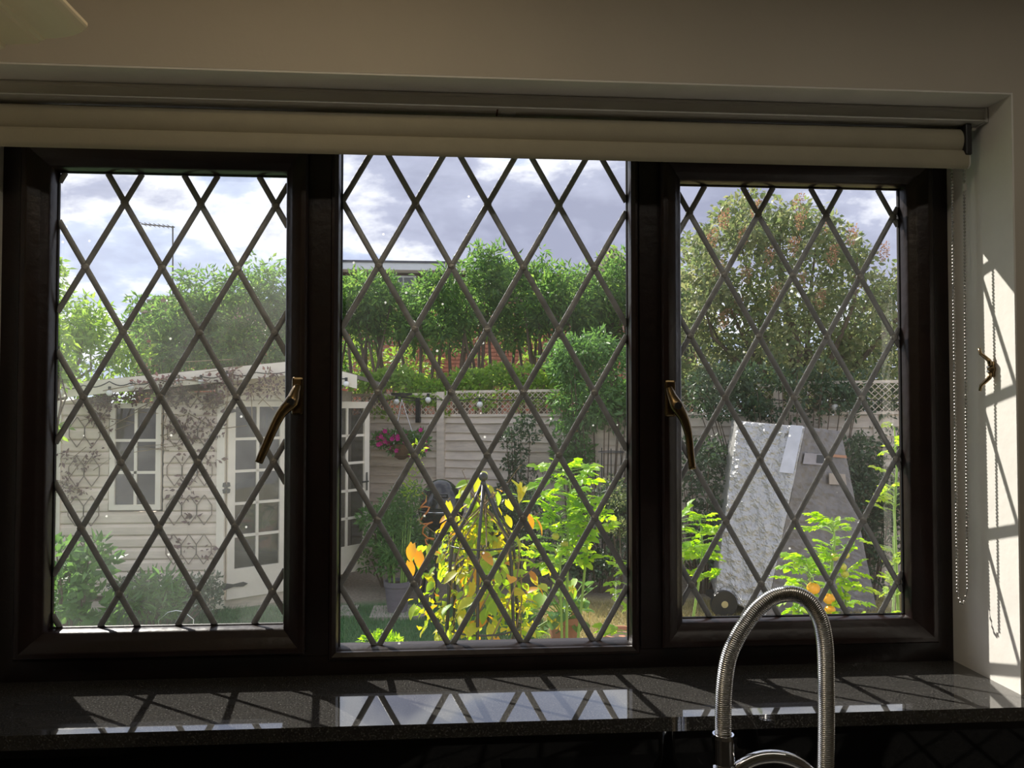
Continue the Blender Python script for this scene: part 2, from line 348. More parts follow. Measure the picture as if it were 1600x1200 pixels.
build('body', MB().box((X0+.01, -.74, FZ+.1), (.08, WY-.01, 1.0195)).box((.77, -.74, FZ+.1), (X1-.01, WY-.01, 1.0195)).box((.08, -.74, FZ+.1), (.77, -.735, 1.0195)).box((X0+.01, -.70, FZ), (X1-.01, WY-.01, FZ+.099)), creamm, t)
for i in range(6):
    xa = X0+.02+i*.635; d = build('door', MB().box((xa, -.762, FZ+.12), (xa+.6, -.742, 1.0)), creamm, t)
    build('handle', MB().tube([(xa+.52, -.775, .85), (xa+.52, -.775, .97)], .005), steelm, d)
# ================================================================== WINDOWS
t = structroot('window_frame', (0, 0, SZ))
F0, F1 = -.001, .044
b = MB(); IN = .040
b.ring(LX+e, RX-e, SZ, HZ-e, [(0, F1), (0, 0), (.002, F0), (.030, F0), (.036, .004), (.040, .012), (.040, F1), (0, F1)])
autosmooth(build('outer_frame', b, framem, t))
for xa, xb in ((-.262, -.200), (.308, .370)):
    b = MB(); b.box((xa, .004, SZ+.036), (xb, F1, HZ-e-.036)); b.box((xa+.010, F0, SZ+.033), (xb-.003, .004, HZ-e-.033))
    autosmooth(build('mullion', b, framem, t))
def leads(T, x0, x1, z0, z1, node, y, sx=.1245, sz=.2177):
    wd = .0051; k = sz/sx; nodes = []
    for fam in (1, -1):
        for q in range(-14, 15):
            # z = nz + fam*k*(x-nx) + q*sz
            f = lambda x: node[1]+fam*k*(x-node[0])+q*sz
            g = lambda z: node[0]+(z-node[1]-q*sz)/(fam*k)
            pts = []
            for x in (x0, x1):
                if z0 <= f(x) <= z1: pts.append((x, f(x)))
            for z in (z0, z1):
                if x0 < g(z) < x1: pts.append((g(z), z))
            if len(pts) < 2: continue
            p, r = Vector((pts[0][0], 0, pts[0][1])), Vector((pts[1][0], 0, pts[1][1]))
            if (p-r).length < .015: continue
            d = (r-p).normalized(); s_ = Vector((-d.z, 0, d.x)); hgt = .0024 if fam > 0 else .0019
            prof = [(-1, 0), (-.8, .55), (-.35, .95), (0, 1), (.35, .95), (.8, .55), (1, 0)]
            vs = [e_+s_*a*wd+Vector((0, y-c*hgt, 0)) for e_ in (p, r) for a, c in prof]; m_ = len(prof)
            mb = MB().add(vs, [(i, i+1, m_+i+1, m_+i) for i in range(m_-1)]+[tuple(range(m_)), tuple(reversed(range(m_, 2*m_))), (0, m_, 2*m_-1, m_-1)])
            autosmooth(build('lead_strip', mb, leadm, T), 50)
    mb = MB()
    for i in range(-12, 13):
        for j in range(-12, 13):
            x, z = node[0]+i*sx/2, node[1]+j*sz/2
            if (i+j) % 2 == 0 and x0+.004 < x < x1-.004 and z0+.004 < z < z1-.004:
                mb.lathe((x, y, z), [(.0001, -.0034), (.004, -.0032), (.0068, -.0020), (.0072, 0)], 8, 'y')
    o = build('solder_joint', mb, solderm, T, smooth=True); o['kind'] = 'stuff'
SASH = [(0, .046), (0, -.014), (.003, -.018), (.009, -.018), (.012, -.0165), (.025, -.0095), (.028, -.0055), (.036, .000), (.0385, .004), (.0395, .0262), (.0395, .034), (.031, .046), (0, .046)]
def pane(T, x0, x1, z0, z1, y, gm):
    build('glass_pane', MB().add([(x0, y, z0), (x1, y, z0), (x1, y, z1), (x0, y, z1)], [(0, 1, 2, 3)]), gm, T, rec=False)
GY = .028
def sash(name, x0, x1, z0, z1, node, gm):
    T = structroot(name, ((x0+x1)/2, 0, z0))
    autosmooth(build('sash', MB().ring(x0, x1, z0, z1, SASH), sashm, T), 30)
    w_ = .0395; build('gasket', MB().ring(x0+w_-.001, x1-w_+.001, z0+w_-.001, z1-w_+.001, [(0, GY-.0035), (.0025, GY-.0035), (.0035, GY-.001)]), gaskm, T)
    pane(T, x0+w_-.001, x1-w_+.001, z0+w_-.001, z1-w_+.001, GY, gm)
    leads(T, x0+w_+.001, x1-w_-.001, z0+w_+.001, z1-w_-.001, node, GY-.0006)
    return T
W1 = sash('window_1', -.699, -.242, 1.394, 2.230, (-.428, 1.923), glassL)
W3 = sash('window_3', .353, .838, 1.391, 2.230, (.539, 1.923), glassC)
T = structroot('window_2', (.055, 0, 1.39)); bx = (-.206, .316, 1.379, 2.262)
autosmooth(build('glazing_bead', MB().ring(*bx, [(0, .046), (0, -.001), (.002, -.004), (.006, -.004), (.012, .002), (.0135, .008), (.0135, .0262), (.0135, .034), (.008, .046), (0, .046)]), sashm, T), 30)
g = (bx[0]+.0125, bx[1]-.0125, bx[2]+.0125, bx[3]-.0125)
build('gasket', MB().ring(*g, [(0, GY-.0035), (.0025, GY-.0035), (.0035, GY-.001)]), gaskm, T)
pane(T, *g, GY, glassC)
leads(T, g[0]+.002, g[1]-.002, g[2]+.002, g[3]-.002, (.0575, 1.932), GY-.0006)
# handles: base on the sash face, cranked lever
def handle(T, base, pts, rad, lean):
    bx_, bz_ = base; y = -.018
    def P(px, py, dy): q = at(px, py, y-dy); return Vector(q)
    b = MB(); b.box((bx_-.0095, y-.008, bz_-.045), (bx_+.0095, y, bz_+.018))
    h = build('handle', b, brassm, T, bevel=.005)
    v = [P(*p) for p in pts]; mb = MB()
    # smooth path
    path = []; rr = []
    for i in range(len(v)-1):
        for k in range(4):
            s_ = k/4; a0 = v[max(i-1, 0)]; a1 = v[i]; a2 = v[i+1]; a3 = v[min(i+2, len(v)-1)]
            path.append(.5*((2*a1)+(-a0+a2)*s_+(2*a0-5*a1+4*a2-a3)*s_*s_+(-a0+3*a1-3*a2+a3)*s_**3)); rr.append(rad[i]*(1-s_)+rad[i+1]*s_)
    path.append(v[-1]); rr.append(rad[-1]); mb.tube(path, rr, 14)
    build('lever', mb, brassm, h, smooth=True)
    c = v[2]; build('key_lock', MB().lathe((c.x, c.y-.006, c.z), [(.0001, -.006), (.0058, -.006), (.0062, -.004), (.0062, .004)], 18, 'y').box((c.x-.0006, c.y-.0126, c.z-.003), (c.x+.0006, c.y-.0119, c.z+.003)), ironm, h, smooth=False)
q = at(466, 606, -.018)
handle(W1, (q[0], q[2]), [(466, 603, .006), (462, 612, .012), (456, 628, .020), (440, 645, .028), (426, 672, .032), (413, 702, .036), (404, 723, .038)], [.006, .008, .0112, .0080, .0072, .0068, .0062], 0)
q = at(1046, 610, -.018)
handle(W3, (q[0], q[2]), [(1045, 606, .006), (1049, 618, .012), (1057, 634, .020), (1069, 655, .026), (1076, 680, .028), (1079, 708, .030), (1082, 733, .034)], [.006, .008, .0112, .0080, .0066, .0062, .0058], 0)
# ================================================================== BLIND
zt = HZ-.004; y = -.110; zb = at(777, 169, y)[2]; xe = RX-.006; xs = LX+.006
t = thing('roller_blind', 'cream roller blind rolled up under a white headrail across the window top', 'blind', (.07, -.09, zb))
b = MB(); prof = [(y, zt), (y-.001, zt-.004), (y, zt-.006), (y, zb+.003), (y-.0025, zb+.002), (y-.0025, zb), (y+.01, zb-.0005), (-.062, zb-.0005), (-.060, zt)]
vs = [(x, p[0], p[1]) for x in (xs, xe) for p in prof]; m_ = len(prof)
b.add(vs, [(i, (i+1) % m_, m_+(i+1) % m_, m_+i) for i in range(m_)]+[tuple(range(m_)), tuple(reversed(range(m_, 2*m_)))])
hr = build('headrail', b, railm, t)
build('end_cap', MB().box((xe-.003, y-.004, zb-.002), (xe+.002, -.060, zt)), railm, hr, bevel=.001)
jx = at(777, 175, -.1)[0]; build('joint_gap', MB().box((jx-.0012, y+.004, zb-.0012), (jx+.0012, -.066, zb+.001)), mat('rusty_gap', (.09, .03, .02), .8), hr)
build('clear_tag', MB().box((jx+.006, y+.012, zb-.0012), (jx+.030, -.08, zb+.0005)), whitem, hr)
zbar0 = at(777, 247, -.095)[2]; zbar1 = at(777, 218, -.095)[2]
xr = at(1497, 210, -.085)[0]; xb = at(1511, 245, -.095)[0]
zc = zbar1+.018
def xcyl(b, yc, z_, ry, rz, xa, xb_, seg=28):
    vs = [(x, yc+ry*math.cos(2*math.pi*k/seg), z_+rz*math.sin(2*math.pi*k/seg)) for x in (xa, xb_) for k in range(seg)]
    return b.add(vs, [(k, (k+1) % seg, seg+(k+1) % seg, seg+k) for k in range(seg)]+[tuple(range(seg)), tuple(reversed(range(seg, 2*seg)))])
autosmooth(build('fabric_roll', xcyl(MB(), -.078, zc, .023, .024, xs+.012, xr), blindm, t))
pb = [(-.086, zbar1+.006), (-.0975, zbar1), (-.101, zbar1-.006), (-.101, zbar0+.008), (-.099, zbar0+.003), (-.095, zbar0), (-.090, zbar0+.002), (-.088, zbar0+.008), (-.082, zbar1)]
m_ = len(pb); b = MB().add([(x, *p) for x in (xs+.010, xb) for p in pb], [(i, (i+1) % m_, m_+(i+1) % m_, m_+i) for i in range(m_)]+[tuple(range(m_)), tuple(reversed(range(m_, 2*m_)))])
hb = build('hem_bar', b, blindm, t); autosmooth(hb, 50)
build('end_cap', MB().add([(x, *p) for x in (xb, xb+.0025) for p in pb], [(i, (i+1) % m_, m_+(i+1) % m_, m_+i) for i in range(m_)]+[tuple(range(m_)), tuple(reversed(range(m_, 2*m_)))]), railm, hb)
br = build('bracket', MB().box((xr+.001, -.104, zc-.026), (xr+.012, -.055, zb-.001)).lathe((xr+.006, -.078, zc), [(.024, -.006), (.026, 0), (.022, .009)], 24, 'x'), blackm, t, bevel=.002)
build('screw', MB().lathe((xr+.016, -.098, zb-.008), [(.0001, -.003), (.004, -.003), (.004, .003), (.002, .006)], 12, 'x'), steelm, br)
# bead chain
cy = -.070; t = thing('blind_chain', 'silver bead chain loop hanging from the blind end beside the window', 'chain', tuple(at(1500, 700, cy)))
a0 = Vector(at(1487, 236, cy)); a1 = Vector(at(1496, 925, cy)); b0 = Vector(at(1506, 236, cy)); b1 = Vector(at(1512, 920, cy)); low = Vector(at(1504, 943, cy))
path = []
for k in range(129): path.append(a0.lerp(a1, k/128))
for k in range(1, 6):
    s_ = k/6; path.append((1-s_)**2*a1+2*s_*(1-s_)*(low+(low-(a1+b1)/2))+s_*s_*b1)
for k in range(129): path.append(b1.lerp(b0, k/128))
b = MB()
for p in path: b.ball(p, .00225, 8, 5)
o = build('beads', b, beadm, t, smooth=True); o['kind'] = 'stuff'
build('cord', MB().tube(path, .0006, 5), beadm, t)
p = Vector(at(1507, 292, cy)); build('connector', MB().box((p.x-.003, p.y-.003, p.z-.007), (p.x+.003, p.y+.003, p.z+.005)), mat('clear_plastic', (.55, .53, .48), .3), t, bevel=.0015)
# cleat on the reveal
cx = RX-.003; c = Vector(onx(1553, 577, cx)); t = thing('cleat', 'small brass cord cleat screwed to the sunlit white reveal', 'cleat', tuple(c))
build('base_plate', MB().lathe((cx-.004, c.y, c.z), [(.0065, .004), (.0065, 0), (.004, -.006)], 16, 'x').box((cx-.007, c.y-.0045, c.z-.013), (cx, c.y+.0045, c.z+.013)), brassm, t, bevel=.002)
for s_ in (1, -1):
    pth = [(cx-.006, c.y-.001, c.z+s_*.006), (cx-.008, c.y+.0, c.z+s_*.014), (cx-.011, c.y+.007, c.z+s_*.021), (cx-.0125, c.y+.014, c.z+s_*.026), (cx-.014, c.y+.015, c.z+s_*.035)]
    build('horn', MB().tube(pth, [.004, .0034, .003, .0026, .0022], 10), brassm, t, smooth=True)
for s_ in (1, -1): build('screw', MB().lathe((cx-.0105, c.y, c.z+s_*.0035), [(.0001, -.001), (.002, -.0008), (.002, .002)], 10, 'x'), steelm, t)
# ================================================================== TAP
ty = -.315
def P3(px, py, Y=ty): return Vector(at(px, py, Y))
ctr = [(1130, 1150), (1130, 1110), (1132, 1069), (1138, 1030), (1150, 1000), (1165, 975), (1184, 951), (1209, 933), (1238, 928), (1262, 938), (1278, 960), (1286, 985), (1290, 1020), (1291, 1086), (1291, 1150), (1290, 1215)]
v = [P3(*p) for p in ctr]; fine = []
for i in range(len(v)-1):
    for k in range(40):
        s_ = k/40; a0 = v[max(i-1, 0)]; a1 = v[i]; a2 = v[i+1]; a3 = v[min(i+2, len(v)-1)]
        fine.append(.5*((2*a1)+(-a0+a2)*s_+(2*a0-5*a1+4*a2-a3)*s_*s_+(-a0+3*a1-3*a2+a3)*s_**3))
base = P3(1130, 1150)
t = thing('kitchen_tap', 'tall steel kitchen tap with arched ribbed spring hose in front of the right window', 'tap', (base.x, ty, 1.05))
L = [0.0]
for i in range(1, len(fine)): L.append(L[-1]+(fine[i]-fine[i-1]).length)
pitch = .0026; sub = 4; m_ = int(L[-1]/pitch*sub); pth = []; rr = []; j = 0
for i in range(m_):
    s_ = i*pitch/sub
    while L[j+1] < s_: j += 1
    f = (s_-L[j])/(L[j+1]-L[j]); pth.append(fine[j].lerp(fine[j+1], f)); rr.append(.0100+.00085*abs(math.sin(math.pi*i/sub)))
build('spring_hose', MB().tube(pth, rr, 22), steelm, t, smooth=True)
build('collar', MB().lathe((base.x, ty, base.z), [(.0122, -.036), (.0145, -.034), (.0145, -.002), (.0138, .003), (.0112, .003), (.0105, -.004)], 28), chromem, t, smooth=False)
autosmooth(t.children[-1])
build('body', MB().lathe((base.x, ty, 1.0505), [(.030, 0), (.030, .006), (.024, .010), (.022, .16), (.0135, .17), (.0135, base.z-.038-1.05)], 28), chromem, t, smooth=True)
arm = [P3(1206+74*math.cos(math.radians(a)), 1246+64*math.sin(math.radians(a))*-1) for a in np.linspace(142, 8, 22)]
arm = [p+Vector((0, .0, 0)) for p in arm]; build('docking_arm', MB().tube(arm, [.0088]*18+[.0082, .0078, .0074, .007], 18), chromem, t, smooth=True)
b_ = v[-1]; build('spray_head', MB().lathe((b_.x, ty, b_.z), [(.012, .004), (.013, 0), (.015, -.035), (.016, -.06), (.019, -.075), (.017, -.078)], 24), chromem, t, smooth=True)
build('lever', MB().tube([(base.x+.02, ty, 1.13), (base.x+.05, ty, 1.135), (base.x+.095, ty-.01, 1.15)], [.009, .006, .005], 12), chromem, t, smooth=True)
# ================================================================== WALL CABINET WITH CORNICE (top left)
t = thing('wall_cabinet', 'cream wall cabinet whose moulded cornice juts in at the top left corner', 'cabinet', (-1.0, -.8, 1.6))
ye = -.42; prof = [at(x, y_, ye) for x, y_ in ((137, 36), (137, 41), (135, 44), (128, 50), (115, 55.5), (100, 58.5), (85, 60), (71, 60.5), (69, 63), (63, 64), (60, 68), (20, 69.5), (9, 69.5), (7, 75), (0, 78), (-34, 78.5))]
cp = [(p[0], p[2]) for p in prof]; cxr = cp[-1][0]; zc0 = cp[-1][1]; cp += [(cxr, cp[0][1])]
build('body', MB().box((X0+.001, -1.85, 1.60), (cxr-.02, ye-.001, zc0+.04)), creamm, t)
for i in range(3):
    ya = -1.84+i*.47; d = build('door', MB().box((cxr-.019, ya, 1.61), (cxr-.001, ya+.46, zc0-.01)), creamm, t, bevel=.003)
    build('handle', MB().tube([(cxr+.02, ya+.06, 1.66), (cxr+.02, ya+.06, 1.78)], .005), steelm, d)
m_ = len(cp); vs = [(x, y_, z_) for y_ in (-1.86, ye) for x, z_ in cp]
fs = [(i, (i+1) % m_, m_+(i+1) % m_, m_+i) for i in range(m_)]+[tuple(range(m_)), tuple(range(2*m_-1, m_-1, -1))]
build('cornice', MB().add(vs, fs), creamm, t); autosmooth(t.children[-1], 25)
# ceiling fixtures: strip housing added with its fill light, and the spot
o = build('strip_fill_housing', MB().box((-.75, -.77, 2.512), (1.45, -.67, 2.5495)), whitem, bevel=.006); tag(o, 'long white strip housing added on the ceiling for the wall fill light', 'lamp')
o = build('spot_lamp', MB().lathe((-.16, -.62, 2.538), [(.045, 0), (.05, .005), (.05, .0115)], 24), steelm); tag(o, 'small recessed ceiling spot lamp above the wall cabinet', 'lamp')
# ================================================================== GARDEN GROUND
def groundmat():
    m = D.materials.new('garden_ground'); m.use_nodes = True; n = N(m.node_tree)
    tc = n.new('ShaderNodeTexCoord'); sx = n.new('ShaderNodeSeparateXYZ'); n.link(tc.outputs['Object'], sx.inputs[0])
    ns = n.new('ShaderNodeTexNoise', i_Scale=1.3, i_Detail=6.0); n.link(tc.outputs['Object'], ns.inputs['Vector'])
    fine = n.new('ShaderNodeTexNoise', i_Scale=35.0, i_Detail=4.0); n.link(tc.outputs['Object'], fine.inputs['Vector'])
    g = ramp(n, fine.outputs[0], [(.3, (.07, .14, .06)), (.7, (.13, .23, .09))]); d = ramp(n, fine.outputs[0], [(.3, (.26, .21, .09)), (.7, (.44, .37, .19))])
    s = ramp(n, fine.outputs[0], [(.3, (.20, .165, .125)), (.7, (.36, .31, .24))])
    a = n.new('ShaderNodeMath', operation='MULTIPLY_ADD', i_1=1.6); n.link(ns.outputs[0], a.inputs[0]); n.link(sx.outputs[0], a.inputs[2])
    mr = n.new('ShaderNodeMapRange'); mr.inputs[1].default_value = .9; mr.inputs[2].default_value = 1.5; n.link(a.outputs[0], mr.inputs[0])
    m1 = n.new('ShaderNodeMixRGB'); n.link(mr.outputs[0], m1.inputs[0]); n.link(g, m1.inputs[1]); n.link(d, m1.inputs[2])
    a2 = n.new('ShaderNodeMath', operation='MULTIPLY_ADD', i_1=.8); n.link(ns.outputs[0], a2.inputs[0]); n.link(sx.outputs[1], a2.inputs[2])
    mr2 = n.new('ShaderNodeMapRange'); mr2.inputs[1].default_value = 6.35; mr2.inputs[2].default_value = 6.6; n.link(a2.outputs[0], mr2.inputs[0])
    m2 = n.new('ShaderNodeMixRGB'); n.link(mr2.outputs[0], m2.inputs[0]); n.link(m1.outputs[0], m2.inputs[1]); n.link(s, m2.inputs[2])
    p = n.new('ShaderNodeBsdfPrincipled', i_Roughness=.95); n.link(m2.outputs[0], p.inputs['Base Color'])
    bp = n.new('ShaderNodeBump', i_Strength=.7, i_Distance=.03); n.link(fine.outputs[0], bp.inputs['Height']); n.link(bp.outputs[0], p.inputs['Normal'])
    o = n.new('ShaderNodeOutputMaterial'); n.link(p.outputs[0], o.inputs[0]); return m
struct('ground', MB().box((-25, WO, -.3), (25, 45, 0)), groundmat())
def blades(name, label, x0, x1, y0, y1, n_, m, h):
    P = np.stack([RNG.uniform(x0, x1, n_), RNG.uniform(y0, y1, n_), np.zeros(n_)], 1)
    A = RNG.normal(size=(n_, 3))*.35+np.array([0, 0, 1]); o = link(name, leaves_mesh(name, P, A, h*(.6+.8*RNG.random(n_)), .16, m, (0, 0, 0), 'blade'))
    tag(o, label, 'grass', kind='stuff')
blades('green_grass', 'green lawn grass in front of the summerhouse', -4.2, .75, 3.6, 5.9, 60000, L_grass, .045)
blades('dry_grass', 'straw coloured dry lawn grass on the right side of the garden', .65, 4.6, 3.6, 5.9, 50000, L_dry, .04)
# ================================================================== FENCE
FA = Vector((*at(470, 700, 8.75)[:2], 0)); FB = Vector((*at(1530, 700, 6.15)[:2], 0)); FU = (FB-FA).normalized(); FN = Vector((FU.y, -FU.x, 0))
FL = (FB-FA).length; NB = 8; bw = FL/NB
def fz(s_): return 1.645+.075*s_/FL     # panel top along the fence
t = thing('fence', 'cream painted overlap board fence with lattice topping at the garden end', 'fence', tuple((FA+FB)/2))
bm_ = {}
for k in range(NB):
    sa, sb = k*bw, (k+1)*bw; z = .12; row = 0; top = fz((sa+sb)/2)
    while z < top-.03:
        h = min(.105+.018*math.sin(row*2.3+k), top-z)
        p, q_ = FA+FU*(sa+.004), FA+FU*(sb-.004); mb = MB()
        zl = lambda i: z+.004*math.sin(i*1.9+row*1.3+k); cols_ = 4; vs = []
        for i in range(cols_+1):
            c_ = p.lerp(q_, i/cols_); lo = zl(i)
            vs += [c_+FN*.030+Vector((0, 0, lo)), c_+FN*.004+Vector((0, 0, z+h+.01)), c_+Vector((0, 0, z+h+.01)), c_+Vector((0, 0, lo))]
        fs = [(i*4+j_, i*4+(j_+1) % 4, (i+1)*4+(j_+1) % 4, (i+1)*4+j_) for i in range(cols_) for j_ in range(4)]+[(0, 1, 2, 3), tuple(cols_*4+i for i in (3, 2, 1, 0))]
        build('board', mb.add(vs, fs), random.choice((fencem, fencem, fencem2)), t); z += h; row += 1
    pc = FA+FU*sa; pw = .045 if k % 2 else .09
    build('batten' if k % 2 else 'post', MB().bar(pc+FN*(.036 if k % 2 else .04), pc+FN*(.036 if k % 2 else .04)+Vector((0, 0, fz(sa)+(0 if k % 2 else .30))), pw, .02 if k % 2 else .06, up=FN), fencem2 if k % 2 else fencem, t)
    build('gravel_board', MB().bar(FA+FU*sa+Vector((0, 0, .06)), FA+FU*sb+Vector((0, 0, .06)), .03, .12), fencem2, t)
for k in range(NB//2):   # capping rail and diagonal lattice for each panel
    sa, sb = 2*k*bw+.03, 2*(k+1)*bw-.03; A_, B_ = FA+FU*sa, FA+FU*sb; z0, z1 = fz(sa)+.02, fz(sb)+.02; H = .255+.02*k
    build('capping_rail', MB().bar(A_+FN*.012+Vector((0, 0, z0)), B_+FN*.012+Vector((0, 0, z1)), .05, .03), fencem, t)
    lt = MB(); lt.bar(A_+Vector((0, 0, z0+H)), B_+Vector((0, 0, z1+H)), .03, .03); ln = sb-sa
    for fam in (1, -1):
        s_ = -H
        while s_ < ln:
            a_, c_ = s_, s_+H; za, zc_ = 0, H
            if a_ < 0: za = -a_; a_ = 0
            if c_ > ln: zc_ = H-(c_-ln); c_ = ln
            if c_-a_ > .02:
                u0, u1 = (a_, c_) if fam > 0 else (ln-a_, ln-c_)
                lt.bar(A_+FU*u0+FN*(.006*fam+.006)+Vector((0, 0, z0+za+.01)), A_+FU*u1+FN*(.006*fam+.006)+Vector((0, 0, z0+zc_+.01)), .021, .006, up=FN.cross(Vector((0, 0, 1))) if False else FU.cross(FN))
            s_ += .066
    o = build('lattice', lt, fencem, t); o['kind'] = 'stuff'
def fence_pt(px, py, off=.12):
    """point on the fence line under pixel px,py, moved off towards the house"""
    d = Vector(ray(px, py)); c_ = Vector(CAM); k = (FA-c_).dot(FN)/d.dot(FN); p = c_+d*k; return p+FN*off
# festoon lights
def festoon(name, label, pts, bulbs, rb):
    t = thing(name, label, 'lights', tuple(pts[0])); pth = []
    for i in range(len(pts)-1):
        for k in range(6):
            s_ = k/6; pth.append(pts[i].lerp(pts[i+1], s_)+Vector((0, 0, -.03*math.sin(math.pi*s_))))
    pth.append(pts[-1]); build('cable', MB().tube(pth, .005, 5), blackm, t)
    for p in bulbs:
        bu = build('bulb', MB().ball(p, rb, 14, 9), bulbm, t, smooth=True)
        build('cap', MB().tube([p+Vector((0, 0, rb*.85)), p+Vector((0, 0, rb*2.1))], rb*.45, 8), blackm, bu)
fp = [fence_pt(x, 622, .10) for x in (585, 625, 674, 754, 840, 930, 1000, 1100, 1190, 1285, 1345, 1420)]
bl = [fence_pt(x, y_, .10) for x, y_ in ((625, 628), (674, 625), (754, 632), (1190, 628), (1285, 631), (1303, 636))]
festoon('festoon_lights', 'string of white globe bulbs along the lattice top of the fence', fp, bl, .036)
# ================================================================== SUMMERHOUSE
SY = 5.85
def SP(px, py, Y=SY): return Vector(at(px, py, Y))
t = thing('summerhouse', 'cream painted wooden summerhouse with apex roof and glazed doors, left of the garden', 'shed', tuple(SP(300, 900)*1))
xl = SP(88, 700).x; xj = SP(346, 700).x; xw0, xw1 = SP(174, 700).x, SP(254, 700).x; zw0, zw1 = SP(214, 796).z, SP(214, 630).z
zfl = .10
def rooftop(x):   # fascia underside along x
    p1, p2, p3 = SP(84, 628, 5.62), SP(470, 590, 5.62), SP(556, 612, 5.62)
    return p1.z+(p2.z-p1.z)*(x-p1.x)/(p2.x-p1.x) if x < p2.x else p2.z+(p3.z-p2.z)*(x-p2.x)/(p3.x-p2.x)
z = zfl+.05; bh = .104
def shedboard(xa, xb_, z):
    za = min(z+bh, rooftop(xa)+.02); zb2 = min(z+bh, rooftop(xb_)+.02)
    if min(za, zb2) <= z+.01: return
    def sec(x, zt_): return [(x, SY+.02, z), (x, SY-.006, z), (x, SY-.018, z+bh*.12), (x, SY-.018, z+(zt_-z)*.7), (x, SY-.004, zt_-.004), (x, SY+.02, zt_)]
    vs = sec(xa, za)+sec(xb_, zb2); fs = [(i, (i+1) % 6, 6+(i+1) % 6, 6+i) for i in range(6)]+[tuple(range(6)), tuple(range(11, 5, -1))]
    build('board', MB().add(vs, fs), shedm, t)
while z < 2.4:
    if z+bh > zw0 and z < zw1: shedboard(xl, xw0-.015, z); shedboard(xw1+.015, xj, z)
    else: shedboard(xl, xj, z)
    z += bh
# door facet: starts at xj, runs back to the right
dj = Vector((xj, SY, 0)); de = Vector((*at(512, 800, 6.45)[:2], 0)); DU = (de-dj).normalized(); DN = Vector((DU.y, -DU.x, 0)); DL = (de-dj).length
zd0 = .10; zd1 = SP(353, 624).z
# box of the house behind: floor, back and side walls, dark inside
b = MB(); b.prism([Vector((xl, SY+.02, .0)), Vector((xj, SY+.02, .0)), dj+Vector((.02, .02, 0)), de, de+Vector((0, 2.0, 0)), Vector((xl, SY+2.4, 0))], zfl, (0, 0, 1)); build('floor_base', b, fencem2, t)
build('side_wall', MB().box((xl, SY+.02, zfl), (xl+.03, SY+2.4, rooftop(xl))), shedm, t)
build('side_wall', MB().box((de.x-.02, de.y, zfl), (de.x, SY+2.4, rooftop(de.x)-.05)), shedm, t)
build('back_wall', MB().box((xl, SY+2.36, zfl), (de.x, SY+2.4, 1.95)), darkin, t)
build('corner_post', MB().box((xl-.02, SY-.03, .03), (xl+.05, SY+.03, rooftop(xl)+.02)), shedt, t)
build('corner_post', MB().box((xj-.03, SY-.032, .03), (xj+.035, SY+.03, rooftop(xj)+.02)), shedt, t)
build('corner_post', MB().bar(de+Vector((0, 0, .03)), de+Vector((0, 0, rooftop(de.x))), .07, .07), shedt, t)
# gable infill above the doors: boards
z = zd1+.03
while z < 2.45:
    p0, p1 = dj+DU*.03, de; x_a, x_b = p0.x, p1.x
    # clip to roof line by scanning
    k0 = next((k for k in range(0, 41) if rooftop(p0.lerp(p1, k/40).x)+.10 > z+bh*.6), None)
    if k0 is None: break
    k1 = max(k for k in range(0, 41) if rooftop(p0.lerp(p1, k/40).x)+.10 > z+bh*.6)
    if k1 > k0: build('board', MB().bar(p0.lerp(p1, k0/40)+DN*.01+Vector((0, 0, z+bh/2)), p0.lerp(p1, k1/40)+DN*.01+Vector((0, 0, z+bh/2)), .02, bh*.95), shedm, t)
    z += bh
build('door_header', MB().bar(dj+DN*.02+Vector((0, 0, zd1+.01)), de+DN*.02+Vector((0, 0, zd1+.01)), .04, .05), shedt, t)
# roof: two slopes with fascia boards in front
pl, pa, pr = SP(82, 607, 5.60), SP(470, 569, 5.60), SP(558, 592, 5.60)
back = Vector((0, 2.9, 0))
build('roof_slope', MB().prism([pl, pa, pa+back, pl+back], .035, (0, 0, 1)), roofm, t); build('roof_slope', MB().prism([pa, pr, pr+back, pa+back], .035, (0, 0, 1)), roofm, t)
for p, q_ in ((pl, pa), (pa, pr)): build('fascia', MB().prism([p+Vector((0, -.02, .03)), q_+Vector((0, -.02, .03)), q_+Vector((0, -.02, -.085)), p+Vector((0, -.02, -.085))], .02, (0, 1, 0)), shedt, t)
